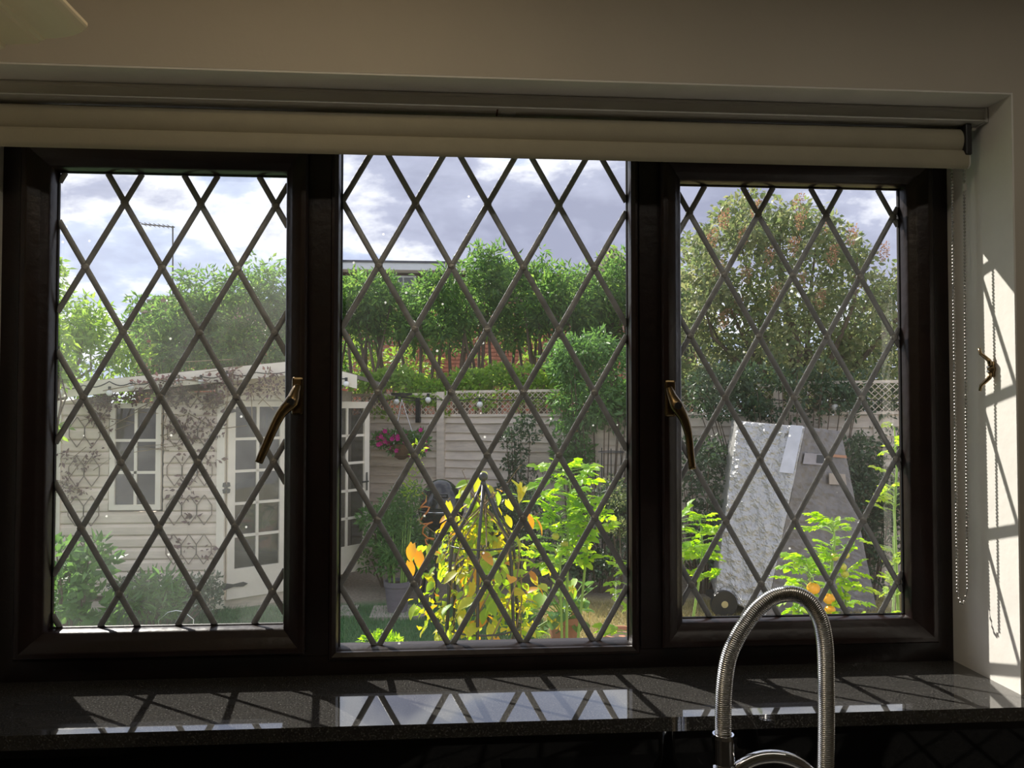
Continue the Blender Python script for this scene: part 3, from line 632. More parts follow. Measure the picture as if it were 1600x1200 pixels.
# windows
def glazed(parent, name, o_, U, Nn, w_, z0, z1, cols_, rows_, st, bar_, trim, bottom=None):
    """framed glazed leaf in the plane through o_ along U; returns frame"""
    up = Vector((0, 0, 1)); mb = MB(); bo = bottom or st
    def bb(a, c, z_a, z_b, d=.035): mb.prism([o_+U*a+up*z_a, o_+U*c+up*z_a, o_+U*c+up*z_b, o_+U*a+up*z_b], d, Nn)
    bb(0, st, z0, z1); bb(w_-st, w_, z0, z1); bb(st, w_-st, z0, z0+bo); bb(st, w_-st, z1-st, z1)
    fr = build(name, mb, trim, parent); iw = w_-2*st; ih = z1-z0-st-bo; mb = MB()
    def b2(a, c, z_a, z_b): mb.prism([o_+Nn*.008+U*a+up*z_a, o_+Nn*.008+U*c+up*z_a, o_+Nn*.008+U*c+up*z_b, o_+Nn*.008+U*a+up*z_b], .02, Nn)
    for i in range(1, cols_): x = st+iw*i/cols_; b2(x-bar_/2, x+bar_/2, z0+bo, z1-st)
    for j_ in range(1, rows_): z_ = z0+bo+ih*j_/rows_; b2(st, w_-st, z_-bar_/2, z_+bar_/2)
    build('glazing_bars', mb, trim, fr)
    for i in range(cols_):
        for j_ in range(rows_):
            a, c = st+iw*i/cols_, st+iw*(i+1)/cols_; z_a, z_b = z0+bo+ih*j_/rows_, z0+bo+ih*(j_+1)/rows_
            build('pane', MB().add([o_+Nn*.012+U*a+up*z_a, o_+Nn*.012+U*c+up*z_a, o_+Nn*.012+U*c+up*z_b, o_+Nn*.012+U*a+up*z_b], [(0, 1, 2, 3)]), shedglass, fr, rec=False)
    return fr
glazed(t, 'window', Vector((xw0, SY-.005, 0)), Vector((1, 0, 0)), Vector((0, -1, 0)), xw1-xw0, zw0, zw1, 2, 3, .045, .024, shedt)
lw = .545
leaf1 = glazed(t, 'door', dj+DU*.045+DN*.005, DU, DN, lw, zd0, zd1, 2, 5, .065, .024, shedt, bottom=.26)
hp = dj+DU*(.045+2*lw+.03); fe = Vector((*at(573, 800, 6.85)[:2], 0)); hp = Vector((*at(503, 800, 6.42)[:2], 0)); LU = (fe-hp).normalized()
leaf2 = glazed(t, 'door', hp+Vector((0, 0, 0)), LU, Vector((LU.y, -LU.x, 0)), (fe-hp).length, zd0+.06, zd1-.015, 2, 5, .065, .024, shedt, bottom=.26)
hn = Vector((LU.y, -LU.x, 0)); hq = hp+LU*((fe-hp).length-.035)+hn*.04
build('handle', MB().bar(hq+Vector((0, 0, .95)), hq+Vector((0, 0, 1.13)), .03, .012).tube([hq+hn*.02+Vector((0, 0, 1.04)), hq+hn*.03-LU*.09+Vector((0, 0, 1.04))], .008), ironm, leaf2)
for z_ in (zd0+.12, zd1-.10):   # black strap hinges on the closed leaf
    q_ = dj+DU*.02+DN*.045+Vector((0, 0, z_)); mb = MB()
    mb.prism([q_+Vector((0, 0, .03)), q_-DU*.05, q_+Vector((0, 0, -.03)), q_+DU*.08+Vector((0, 0, -.012)), q_+DU*.17+Vector((0, 0, -.02)), q_+DU*.21, q_+DU*.17+Vector((0, 0, .02)), q_+DU*.08+Vector((0, 0, .012))], .006, DN)
    build('strap_hinge', mb, ironm, leaf1)
q_ = dj+DU*.03+DN*.045+Vector((0, 0, SP(352, 762).z)); mb = MB()
for a_ in (-1, 1):
    for c_ in (-1, 1): mb.prism([q_, q_+DU*.035*a_+Vector((0, 0, .012*c_)), q_+DU*.03*a_+Vector((0, 0, .045*c_)), q_+DU*.008*a_+Vector((0, 0, .05*c_))], .005, DN)
build('butterfly_hinge', mb, ironm, leaf1)
# wire diamond trellis on the cladding, with dead creeper
mb = MB(); gy = SY-.03; u = .064
def wire(a, c): mb.tube([(a[0], gy, a[1]), (c[0], gy, c[1])], .0045, 4, False)
for reg in ((xl+.12, xw0-.06), (xw1+.05, xj-.05)):
    x = reg[0]+u
    while x+u < reg[1]+.02:
        z = .42
        while z < 1.98:
            wire((x, z), (x-u, z+.09)); wire((x, z), (x+u, z+.09)); wire((x-u, z+.09), (x-u, z+.17)); wire((x+u, z+.09), (x+u, z+.17))
            wire((x-u, z+.17), (x, z+.26)); wire((x+u, z+.17), (x, z+.26)); z += .34
        x += 2*u
o = build('trellis', mb, mat('trellis_wire', (.20, .15, .12), .7)); tag(o, 'thin brown diamond trellis fixed on the summerhouse cladding', 'trellis')
t = thing('dead_creeper', 'dry purplish creeper hanging under the summerhouse roof edge and wall', 'plant', (xj-.5, SY-.06, 1.9)); mb = MB()
def creeper(px0, py0, px1, py1, k_, Y): return [(np.array(at(random.uniform(px0, px1), random.uniform(py0, py1), Y)), np.array([.07, .03, .05])) for _ in range(k_)]
cl = creeper(130, 608, 345, 632, 46, SY-.07)+creeper(262, 632, 345, 700, 20, SY-.06)+creeper(95, 640, 168, 770, 16, SY-.06)+creeper(345, 580, 440, 618, 22, 5.50)+creeper(200, 592, 340, 604, 12, 5.52)
for c_, _ in cl[::2]: mb.tube([c_, c_+RNG.normal(size=3)*[.14, .015, .06], c_+RNG.normal(size=3)*[.25, .015, .12]], .004, 4, False)
build('stems', mb, vinem, t)
foliage('leaves', cl, 1500, .036, .6, L_dead, t, down=.5)
foliage('leaves', creeper(262, 690, 345, 860, 12, SY-.05), 110, .05, .55, L_dead, t, down=.5)
fs_pts = [SP(x, y_, 5.55) for x, y_ in ((88, 602), (130, 602), (171, 596), (205, 598), (245, 592), (279, 588), (314, 588), (355, 582), (400, 582), (470, 574), (541, 592))]
festoon('festoon_lights', 'string of white globe bulbs along the summerhouse roof edge', fs_pts, [SP(x, y_, 5.55) for x, y_ in ((93, 613), (171, 614), (205, 605), (279, 596), (314, 596), (355, 589), (541, 600))], .026)
# ================================================================== HOUSES BEHIND
HY = 14.0
def HP(px, py, Y=HY): return Vector(at(px, py, Y))
t = thing('brick_house', 'red brick house with flat pale eaves, seen over the hedge through the middle window', 'house', tuple(HP(700, 700)))
x0, x1 = HP(480, 600).x, HP(1090, 600).x; zt = HP(640, 416).z; zm = HP(640, 470).z
build('wall', MB().box((x0, HY+.05, 0), (x1, HY+4.5, zm)), mortarm, t)
build('hung_tiles', MB().box((x0-.02, HY, zm), (x1, HY+4.5, zt-.1)), darkwall, t)
build('eaves', MB().box((x0-.2, HY-.35, zt-.13), (HP(820, 400).x, HY+4.5, zt)), whitem, t)
build('flat_roof', MB().box((x0-.22, HY-.37, zt), (HP(820, 400).x+.02, HY+4.5, zt+.04)), slatem, t)
wf = build('window', MB().box((HP(592, 600).x, HY-.04, HP(600, 462).z), (HP(650, 600).x, HY, HP(600, 431).z)), whitem, t)
wx0, wx1 = HP(595, 600).x, HP(647, 600).x
for i in range(3): build('pane', MB().box((wx0+(wx1-wx0)*(i+.06)/3, HY-.045, HP(600, 460).z), (wx0+(wx1-wx0)*(i+.94)/3, HY-.04, HP(600, 434).z)), mat('far_glass', (.06, .07, .08), .1, spec=.8), wf)
bme = None; nb_ = 0
for r_ in range(17):
    for c_ in range(16):
        bx_ = HP(628, 600).x+c_*.227+(.113 if r_ % 2 else 0); bz_ = 2.0+r_*.076
        if bx_ > HP(925, 600).x: continue
        if bme is None:
            o = build('brick', MB().box((0, HY-.01, 0), (.213, HY+.06, .064)), brickm, t); bme = o.data; o.location = (bx_, 0, bz_)
        else:
            o = D.objects.new('brick', bme); COL.objects.link(o); o.parent = t; o.location = (bx_, 0, bz_)
        # mesh was built relative to the house origin
        nb_ += 1
def brickwallmat():
    m = D.materials.new('brickwork'); m.use_nodes = True; n = N(m.node_tree)
    tc = n.new('ShaderNodeTexCoord'); mp = n.new('ShaderNodeMapping'); mp.inputs['Rotation'].default_value = (math.radians(90), 0, 0); n.link(tc.outputs['Object'], mp.inputs[0])
    br = n.new('ShaderNodeTexBrick', i_Scale=1.0); br.inputs['Brick Width'].default_value = .227; br.inputs['Row Height'].default_value = .076; br.inputs['Mortar Size'].default_value = .008
    br.inputs['Color1'].default_value = (.46, .16, .09, 1); br.inputs['Color2'].default_value = (.36, .13, .08, 1); br.inputs['Mortar'].default_value = (.4, .35, .29, 1)
    n.link(mp.outputs[0], br.inputs['Vector']); p = n.new('ShaderNodeBsdfPrincipled', i_Roughness=.9); n.link(br.outputs[0], p.inputs['Base Color'])
    o = n.new('ShaderNodeOutputMaterial'); n.link(p.outputs[0], o.inputs[0]); return m
bwm = brickwallmat()
build('brick_wall', MB().box((x0, HY+.012, 0), (x1, HY+.049, zm-.01)), bwm, t)
t = thing('slate_roofed_house', 'dark slate roofed house with pale gable, behind the hedge at middle right', 'house', tuple(HP(900, 700, 19)))
Y2 = 20.5; a_ = HP(812, 402, Y2); c_ = HP(1000, 402, Y2)
build('wall', MB().box((a_.x, Y2+1.5, 0), (c_.x+1.5, Y2+6, HP(900, 440, Y2).z)), bwm, t)
e0 = HP(812, 436, Y2).z; build('roof', MB().prism([Vector((a_.x, Y2, e0)), Vector((a_.x, Y2+3.5, a_.z)), Vector((a_.x, Y2+7, e0))], c_.x+1.5-a_.x, (1, 0, 0)), slatem, t)
build('ridge', MB().box((a_.x-.05, Y2+3.35, a_.z-.02), (c_.x+1.5, Y2+3.65, a_.z+.13)), mat('ridge_lead', (.3, .31, .33), .6), t)
g0, g1, g2 = HP(918, 436, Y2-.6), HP(953, 394, Y2-.6), HP(992, 436, Y2-.6)
build('gable', MB().prism([g0, g1, g2, Vector((g2.x, g2.y, 2)), Vector((g0.x, g0.y, 2))], 2.2, (0, 1, 0)), mat('render_cream', (.55, .47, .38), .9), t)
for p, q_ in ((g0, g1), (g1, g2)): build('bargeboard', MB().bar(p+Vector((0, -.1, .05)), q_+Vector((0, -.1, .05)), .2, .22), mat('stone_coping', (.50, .42, .34), .9), t)
t = thing('tiled_roof_house', 'neighbouring house with sloping brown tiled roof behind the shrubs on the left', 'house', tuple(HP(210, 700, 17)))
Y3 = 17.0; r0, r1 = HP(240, 462, Y3), HP(195, 530, Y3)
build('wall', MB().box((HP(205, 500, Y3).x, Y3+.3, 0), (HP(400, 500, Y3).x, Y3+5, r1.z+.2)), bwm, t)
build('roof', MB().prism([Vector((r1.x, Y3, r1.z)), Vector((r0.x, Y3, r0.z)), Vector((HP(400, 462, Y3).x, Y3, r0.z)), Vector((HP(420, 530, Y3).x, Y3, r1.z))], 5.3, (0, 1, 0)), mat('clay_tile', (.24, .16, .13), .85, var=.3, scale=6), t)
for i in range(9):
    p = HP(193+i*5.2, 532-i*7.8, Y3); build('verge_tile', MB().box((p.x-.05, Y3-.08, p.z-.05), (p.x+.22, Y3-.001, p.z+.02)), mat('clay_tile_edge', (.3, .24, .2), .85), t)
AY = 17.5; t = thing('television_aerial', 'thin television aerial on a mast above the left hedge', 'aerial', tuple(HP(270, 500, AY)))
build('mast', MB().tube([HP(270, 640, AY), HP(270, 353, AY)], .018, 6), ironm, t)
build('boom', MB().tube([HP(221, 350, AY), HP(273, 355, AY)], .014, 6), ironm, t)
for i in range(7): p = HP(224+i*7, 350.3+i*.65, AY); build('element', MB().tube([p+Vector((0, -.2, 0)), p+Vector((0, .2, 0))], .008, 5), ironm, t)
# ================================================================== HEDGE OF TALL LAURELS
def laurel(px, py_top, py_bot, Y, wpx, label, group, seed, m=L_laurel, n_=2600):
    c0 = at(px, py_bot, Y); c1 = at(px, py_top, Y); sc = (Y+1.35)/FPX; wx = wpx*sc
    t = thing('laurel_tree', label, 'tree', (c0[0], Y, 0), group); H = c1[2]-c0[2]
    cl = []
    for k in range(20):
        f = RNG.random(); ww = wx*.5*(1-.35*f)
        cl.append((np.array([c0[0]+RNG.uniform(-1, 1)*ww, Y+RNG.uniform(-.35, .35), c0[2]+.05+f*(H-.25)]), np.array([.19, .19, .24])))
    for k in range(5): cl.append((np.array([c0[0]+RNG.uniform(-1, 1)*wx*.4, Y+RNG.uniform(-.2, .2), c1[2]-.16+RNG.uniform(-.15, .1)]), np.array([.07, .07, .17])))
    mb = MB()
    for k in range(6):
        bx_ = c0[0]+RNG.uniform(-.33, .33); mb.tube([(bx_, Y+RNG.uniform(-.1, .1), 0), (bx_+RNG.uniform(-.06, .06), Y, 1.2), (bx_+RNG.uniform(-.12, .12), Y, 2.2), (bx_+RNG.uniform(-.2, .2), Y, c0[2]+.5)], [.034, .03, .024, .012], 6, False)
    build('trunk', mb, barkm, t, smooth=True)
    foliage('foliage', cl, n_, .105, .30, m, t, down=.35, shell=.3)
gm_ = 'laurels of the hedge in the middle window'; gl_ = 'laurels of the hedge in the left window'
tops = [(556, 425), (622, 430), (690, 420), (752, 385), (812, 402), (873, 398), (932, 405), (985, 392), (1045, 420)]
for i, (px, tp) in enumerate(tops):
    laurel(px, tp, 535, 9.6+.25*math.sin(i*2.1), 92, f'{ORD[i]} laurel from the left in the hedge seen through the middle window', gm_, i)
for i, (px, tp) in enumerate([(252, 452), (315, 415), (372, 418), (428, 405), (490, 410)]):
    laurel(px, tp, 590, 9.5+.2*math.sin(i*1.7), 92, f'{ORD[i]} laurel from the left in the hedge behind the summerhouse', gl_, 20+i)
shrub_after = True
# low growth on top of the fence
t = thing('ivy', 'bright green ivy scrambling along the lattice top of the fence', 'plant', tuple(fence_pt(700, 600, -.3)))
cl = [(np.array(fence_pt(px, 596+RNG.uniform(-16, 14), -.35)), np.array([.17, .12, .12])) for px in range(545, 900, 12)]
foliage('leaves', cl, 4200, .06, .65, L_bright, t)
mb = MB()
for px in range(560, 880, 40): mb.tube([fence_pt(px, 600, -.3)*1, fence_pt(px, 640, -.1), fence_pt(px+10, 700, -.06)], .008, 5, False)
build('stems', mb, vinem, t)
cl = [(np.array(fence_pt(px, 622+RNG.uniform(-8, 38)*(RNG.random()**2), .03)), np.array([.09, .03, .05])) for px in list(range(590, 700, 9))+list(range(700, 900, 14))]
foliage('leaves', cl, 900, .05, .6, L_bright, t)
# left tree with feathery leaves
def tree(name, label, cat, trunk_base, clumps, n_, size, width, m, r0=.06, down=.3, group=None, extra=None, shell=.25):
    t = thing(name, label, cat, tuple(trunk_base), group); mb = MB(); b0 = Vector(trunk_base); mean = Vector(np.mean([c for c, _ in clumps], axis=0))
    fork = b0.lerp(Vector((mean.x, mean.y, mean.z)), .45); mb.tube([b0, b0.lerp(fork, .5)+Vector((.03, .02, 0)), fork], [r0, r0*.85, r0*.7], 8, False)
    branches(mb, fork, clumps[::max(1, len(clumps)//16)], r0*1.1)
    build('trunk', mb, barkm, t, smooth=True); foliage('foliage', clumps, n_, size, width, m, t, down=down, shell=shell)
    if extra: extra(t)
    return t
def pxcl(lst, Y, r, dy=.4):
    return [(np.array(at(px, py, Y+RNG.uniform(-dy, dy))), np.array([r, r, r*.8])*RNG.uniform(.75, 1.25)) for px, py in lst]
pts = []
for _ in range(150):
    px, py = RNG.uniform(-60, 235), RNG.uniform(385, 625)
    top = 395+max(0, (px-60))*1.0 if px < 110 else 445+(px-110)*1.0
    if py > top and (px < 190 or py > 530): pts.append((px, py))
tree('leafy_tree', 'pale green leafy tree rising behind the left end of the summerhouse', 'tree', (at(60, 700, 8.6)[0], 8.6, 0), pxcl(pts, 8.6, .20), 7500, .095, .36, L_bright, .07)
pts = [(RNG.uniform(55, 105), RNG.uniform(470, 690)) for _ in range(16)]
tree('climbing_shrub', 'light green climbing shrub at the left corner of the summerhouse', 'shrub', (at(62, 700, 5.3)[0], 5.3, 0), pxcl(pts, 5.3, .11, .15), 750, .07, .5, L_bright, .03)
# right: lilac with brown seed heads
pts = []
while len(pts) < 270:
    px, py = RNG.uniform(1030, 1450), RNG.uniform(305, 625)
    top = 400-100*math.sin(max(0, min(1, (px-1060)/300))*math.pi)+(px > 1350)*20
    if py > top: pts.append((px, py))
def seeds(t):
    mb = []
    cl = []
    for px, py in [(1112, 375), (1130, 345), (1160, 372), (1180, 330), (1247, 318), (1250, 345), (1288, 352), (1240, 385), (1200, 400), (1165, 430), (1300, 400), (1250, 440), (1330, 370), (1380, 395), (1120, 420), (1210, 460), (1150, 480), (1280, 470), (1340, 440), (1130, 500)]:
        p = np.array(at(px, py, 6.9+RNG.uniform(-.3, .3))); cl += [(p, np.array([.05, .05, .10])), (p+[.04, 0, .06], np.array([.03, .03, .07]))]
    foliage('seed_heads', cl, 3000, .022, .6, L_seed, t)
tree('lilac_tree', 'tall lilac with brownish seed heads filling the top of the right window', 'tree', (at(1262, 700, 7.6)[0], 7.6, 0), pxcl(pts, 7.4, .21, .55), 20000, .072, .55, L_lilac, .085, extra=seeds, shell=.2)
# shrubs against the fence
def shrub(name, label, boxpx, Y, n_, size, width, m, k_=24, r=.13, dy=.25, cat='shrub', group=None, stemm=None, extra=None, **kw):
    x0, y0, x1, y1 = boxpx; cl = pxcl([(RNG.uniform(x0, x1), RNG.uniform(y0, y1)) for _ in range(k_)], Y, r, dy)
    for c, rr_ in cl: c[2] = max(c[2], r*.7)
    bx_ = at((x0+x1)/2, y1, Y)[0]; t = thing(name, label, cat, (bx_, Y, 0), group); mb = MB()
    for c, _ in cl[::3]: mb.tube([(bx_+(c[0]-bx_)*.35, Y, 0), (bx_+(c[0]-bx_)*.7, Y*.5+c[1]*.5, c[2]*.5), c], [.010, .008, .004], 5, False)
    build('stems', mb, stemm or barkm, t); foliage('foliage', cl, n_, size, width, m, t, **kw)
    if extra: extra(t, cl)
    return t
shrub('wisteria', 'dense green wisteria climbing over the fence right of the middle window', (868, 530, 1010, 660), 7.25, 5200, .075, .38, L_mid, 60, .16, .2, 'climber', down=.4)
shrub('climber', 'dark small-leaved climber on the fence left of the wisteria', (785, 655, 840, 770), 7.35, 1100, .045, .5, L_dark, 26, .08, .05, 'climber')
shrub('climber', 'mid green climber stems hanging on the fence under the wisteria', (872, 660, 925, 740), 7.2, 1200, .06, .5, L_mid, 22, .10, .06, 'climber')
shrub('shrub', 'green bushy shrub between the open summerhouse door and the barbecue', (580, 790, 632, 880), 6.7, 2200, .055, .45, L_mid, 26, .13)
shrub('shrub', 'low green shrub behind the grey pot', (610, 830, 690, 885), 6.5, 1500, .055, .45, L_mid, 20, .12)
shrub('shrub', 'dark shrub behind the obelisk vine', (735, 775, 850, 880), 6.7, 2600, .05, .5, L_dark, 30, .16)
shrub('shrub', 'dark spreading shrub at the fence right of the tomato plant', (850, 770, 1010, 890), 6.3, 3600, .05, .5, L_dark, 44, .16)
shrub('shrub', 'bronze tinted shrub beside the right mullion of the middle window', (955, 735, 1005, 830), 6.2, 1300, .035, .6, L_lilac, 20, .11)
shrub('shrub', 'dark shrub left of the foil wrapped box', (1065, 700, 1140, 880), 6.2, 3000, .05, .5, L_dark, 40, .15)
shrub('shrub', 'dark shrub right of the foil wrapped box', (1315, 670, 1400, 900), 6.25, 3600, .055, .5, L_dark, 44, .16)
shrub('climber', 'thick dark green climber over the lattice in the right window', (1085, 575, 1400, 650), 6.5, 3800, .055, .5, L_dark, 70, .11, .12, 'climber')
def whitefl(t, cl): foliage('flowers', cl, 170, .03, 1.0, L_white, t, shape='petal')
shrub('shrub', 'low dark shrub dotted with tiny white flowers, in front of the summerhouse', (190, 910, 335, 942), 5.35, 3000, .04, .5, L_dark, 34, .11, extra=whitefl)
shrub('fern', 'arching green fern at the foot of the summerhouse cladding', (180, 905, 270, 950), 4.6, 450, .09, .22, L_mid, 14, .10, cat='fern')
shrub('shrub', 'soft green leafy shrub in the lower left of the left window', (85, 850, 160, 985), 4.2, 620, .085, .5, L_mid, 22, .11, .2)
shrub('shrub', 'bright yellow-green low bush at the bottom of the middle window', (560, 1000, 640, 1050), 3.4, 1400, .035, .5, L_tomato, 22, .08, .15)
shrub('shrub', 'sunlit yellow-green growth seen between the bare laurel stems in the middle window', (545, 545, 900, 612), 10.7, 2600, .08, .45, L_bright, 46, .17, .2)
shrub('evergreen', 'dark evergreen mass behind the lattice in the right window', (1040, 520, 1440, 665), 8.9, 9000, .085, .5, L_dark, 90, .26, .25, 'shrub')
cl = [(np.array([-5.3+RNG.uniform(-.25, .25), RNG.uniform(.6, 11.5), RNG.uniform(.15, 1.75)]), np.array([.3, .3, .28])) for _ in range(170)]
t = thing('boundary_hedge', 'clipped green hedge along the left side of the garden', 'hedge', (-5.3, 6, 0)); mb = MB()
for c, _ in cl[::5]: mb.tube([(-5.3, c[1], 0), c], [.02, .008], 5, False)
build('stems', mb, barkm, t); foliage('foliage', cl, 11000, .10, .5, L_laurel, t)
# metal hoop in the lawn
q_ = onz(268, 968, 0); t = thing('garden_hoop', 'thin pale metal hoop standing in the lawn below the left window', 'hoop', (q_[0], 4.15, 0))
a_ = at(248, 985, 4.15); c_ = at(302, 985, 4.15); tp = at(276, 954, 4.15)
build('hoop', MB().tube([(a_[0], 4.15, 0), (a_[0], 4.15, tp[2]-.06), (a_[0]+.06, 4.15, tp[2]-.01), ((a_[0]+c_[0])/2, 4.15, tp[2]), (c_[0]-.06, 4.15, tp[2]-.01), (c_[0], 4.15, tp[2]-.06), (c_[0], 4.15, 0)], .004, 8), steelm, t, smooth=True)
# ================================================================== BARBECUE
KY = 6.15; kc = Vector(at(689, 796, KY)); rk = 35*(KY+1.35)/FPX
t = thing('kettle_barbecue', 'black kettle barbecue on legs in front of the fence', 'barbecue', (kc.x, KY, 0))
lid = build('lid', MB().lathe(tuple(kc), [(rk*math.cos(a), rk*1.35*math.sin(a)) for a in np.linspace(0, math.pi/2*.985, 12)], 36), enamelm, t, smooth=True)
build('handle', MB().tube([kc+Vector((-.06, -rk*.86, rk*.62)), kc+Vector((-.06, -rk*1.08, rk*.78)), kc+Vector((.06, -rk*1.08, rk*.78)), kc+Vector((.06, -rk*.86, rk*.62))], .010, 8), ironm, lid)
build('bowl', MB().lathe(tuple(kc), [(rk*.35, -rk*.95), (rk*.7, -rk*.75), (rk*.92, -rk*.4), (rk*1.02, -.02), (rk*1.02, -.004)], 36), enamelm, t, smooth=True)
build('rim', MB().tube([kc+Vector((rk*1.02*math.cos(a), rk*1.02*math.sin(a), -.003)) for a in np.linspace(0, 2*math.pi, 37)], .006, 6), steelm, t)
for a in (0.4, 2.4, 4.5):
    build('leg', MB().tube([kc+Vector((rk*.6*math.cos(a), rk*.6*math.sin(a), -rk*.75)), Vector((kc.x+rk*1.1*math.cos(a), KY+rk*1.1*math.sin(a), .01))], .012, 8), steelm if a < 1 else ironm, t)
build('shelf', MB().lathe((kc.x, KY, .30), [(.001, 0), (.17, 0), (.17, .012)], 24), steelm, t)
build('side_handle', MB().tube([kc+Vector((-rk, -.05, -.06)), kc+Vector((-rk-.06, -.06, -.07)), kc+Vector((-rk-.06, .06, -.07)), kc+Vector((-rk, .05, -.06))], .012, 8), ironm, t)
p = Vector(at(657, 775, KY-.3)); pp = [p]; 
for k in range(26): pp.append(p+Vector((.012*k*.35+.05*math.sin(k*1.1), .02*math.cos(k), -.02*k+.035*math.cos(k*.9))))
o = build('rope', MB().tube(pp, .008, 6), orangem, smooth=True); tag(o, 'tangled orange rope hanging beside the barbecue', 'rope')
# ================================================================== HANGING BASKET
bp = fence_pt(648, 690, .38); t = thing('hanging_basket', 'hanging basket of pink petunias in front of the fence', 'basket', tuple(bp))
build('basket', MB().lathe((bp.x, bp.y, bp.z-.14), [(.03, -.05), (.11, 0), (.16, .08), (.175, .13), (.165, .13)], 20), mat('coir', (.16, .10, .05), .95, bump=.5), t)
cl = [(np.array([bp.x+RNG.uniform(-.27, .27), bp.y+RNG.uniform(-.15, .15), bp.z+RNG.uniform(-.13, .10)]), np.array([.08, .08, .07])) for _ in range(24)]
foliage('foliage', cl, 1300, .05, .5, L_mid, t)
fl = None
for k in range(38):
    c_, _ = cl[k % 24]; P_ = Vector(c_)+Vector((RNG.uniform(-.07, .07), -.09-RNG.random()*.05, RNG.uniform(-.06, .08)))
    if fl is None:
        mb = MB(); R_ = .030
        vs = [(0, 0, 0)]+[(R_*(1 if i % 2 else .78)*math.cos(i*math.pi/5), -.012+.006*(i % 2), R_*(1 if i % 2 else .78)*math.sin(i*math.pi/5)) for i in range(10)]
        me = D.meshes.new('flower'); me.from_pydata(vs, [], [(0, i+1, (i+1) % 10+1) for i in range(10)]); me.materials.append(L_pink); fl = me
    o = link('flower', fl, t, P_); o.rotation_euler = (RNG.uniform(-.5, .5), 0, RNG.uniform(-.7, .7))
top = fence_pt(648, 622, .38)
for a in (0, 2.1, 4.2): build('chain', MB().tube([(bp.x+.165*math.cos(a), bp.y+.165*math.sin(a), bp.z-.01), (top.x, top.y, top.z-.02)], .004, 5), steelm, t)
t = thing('bird_bath', 'small dark dish on a bracket above the petunia basket', 'bird bath', tuple(top))
build('dish', MB().lathe((top.x, top.y, top.z+.01), [(.04, 0), (.12, .02), (.125, .045), (.11, .045), (.04, .02)], 24), ironm, t)
build('bracket', MB().bar(top+Vector((0, 0, .005)), fence_pt(652, 622, .02), .02, .02).bar(fence_pt(656, 622, .05), fence_pt(656, 660, .05), .05, .05), ironm, t)
# ring plant supports by the fence
for (px, lab, Y) in ((955, 'tall wire plant support with rings, nearer the mullion, by the fence', 6.55),):
    c_ = at(px, 700, Y); t = thing('plant_support', lab, 'plant support', (c_[0], Y, 0))
    for a in (0.3, 2.4, 4.5): build('stake', MB().tube([(c_[0]+.11*math.cos(a), Y+.11*math.sin(a), 0), (c_[0]+.11*math.cos(a), Y+.11*math.sin(a), c_[2]-.0)], .005, 5), ironm, t)
    for py in (706, 752, 800):
        z_ = at(px, py, Y)[2]; build('hoop', MB().tube([(c_[0]+.13*math.cos(a), Y+.13*math.sin(a), z_) for a in np.linspace(0, 2*math.pi, 21)], .005, 5), ironm, t)
p = fence_pt(905, 672, .35); t = thing('orange_bloom', 'single orange-yellow bloom on the climber under the wisteria', 'flower', tuple(p))
for k in range(9):
    a = k*2*math.pi/9; build('petal', MB().add([p, p+Vector((.035*math.cos(a-.3), -.02, .035*math.sin(a-.3))), p+Vector((.065*math.cos(a), -.01, .055*math.sin(a))), p+Vector((.035*math.cos(a+.3), -.02, .035*math.sin(a+.3)))], [(0, 1, 2, 3)]), orangef, t)
build('stem', MB().tube([p, p+Vector((.02, .05, -.1)), p+Vector((.02, .12, -.3))], .005, 5), greenstem, t)
# ================================================================== FOIL WRAPPED BOX
V_ = dict(A=at(1152, 658, 5.75), B=at(1258, 667, 5.45), C=at(1196, 965, 5.15), Dd=at(1117, 928, 5.5), E=at(1314, 674, 5.75), F=at(1372, 965, 5.45))
V_ = {k: Vector(v_) for k, v_ in V_.items()}
t = thing('foil_wrapped_box', 'tall leaning garden box wrapped in crinkled silver foil, behind the tomatoes in the right window', 'box', tuple(Vector((V_['C'].x, 5.5, 0))))
def patch(name, a, b_, c_, d_, nu, nv, amp, m, nrm):
    from mathutils import noise as mn
    vs = []
    for j_ in range(nv+1):
        for i in range(nu+1):
            p = (a.lerp(b_, i/nu)).lerp(d_.lerp(c_, i/nu), j_/nv); edge = min(i, nu-i, j_, nv-j_) == 0
            q_ = p*7.5; dd = (mn.turbulence(q_, 3, True)*1.0+mn.noise(p*22)*.6+abs(mn.noise(p*40))*.6+.35*math.sin(p.x*55+2*mn.noise(p*5)))*amp
            vs.append(p+nrm*(dd*(.35 if edge else 1)))
    fs = [(j_*(nu+1)+i, j_*(nu+1)+i+1, (j_+1)*(nu+1)+i+1, (j_+1)*(nu+1)+i) for j_ in range(nv) for i in range(nu)]
    return build(name, MB().add(vs, fs), m, t, smooth=False, rec=False)
bk = Vector((.14, .55, 0)); A_, B_, C_, D_, E_, F_ = (V_[k] for k in ('A', 'B', 'C', 'Dd', 'E', 'F'))
nf = (B_-A_).cross(D_-A_).normalized(); nf = nf if nf.y < 0 else -nf
ns_ = (E_-B_).cross(C_-B_).normalized(); ns_ = ns_ if ns_.y < 0 else -ns_
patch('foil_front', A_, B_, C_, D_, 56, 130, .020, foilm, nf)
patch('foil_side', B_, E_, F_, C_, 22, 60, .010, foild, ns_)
mb = MB().add([A_, B_, E_, E_+bk, A_+bk, D_, C_, F_, F_+bk, D_+bk], [(0, 1, 2, 3, 4), (5, 9, 8, 7, 6), (0, 4, 9, 5), (2, 7, 8, 3), (4, 3, 8, 9)])
build('foil_back', mb, foilm, t)
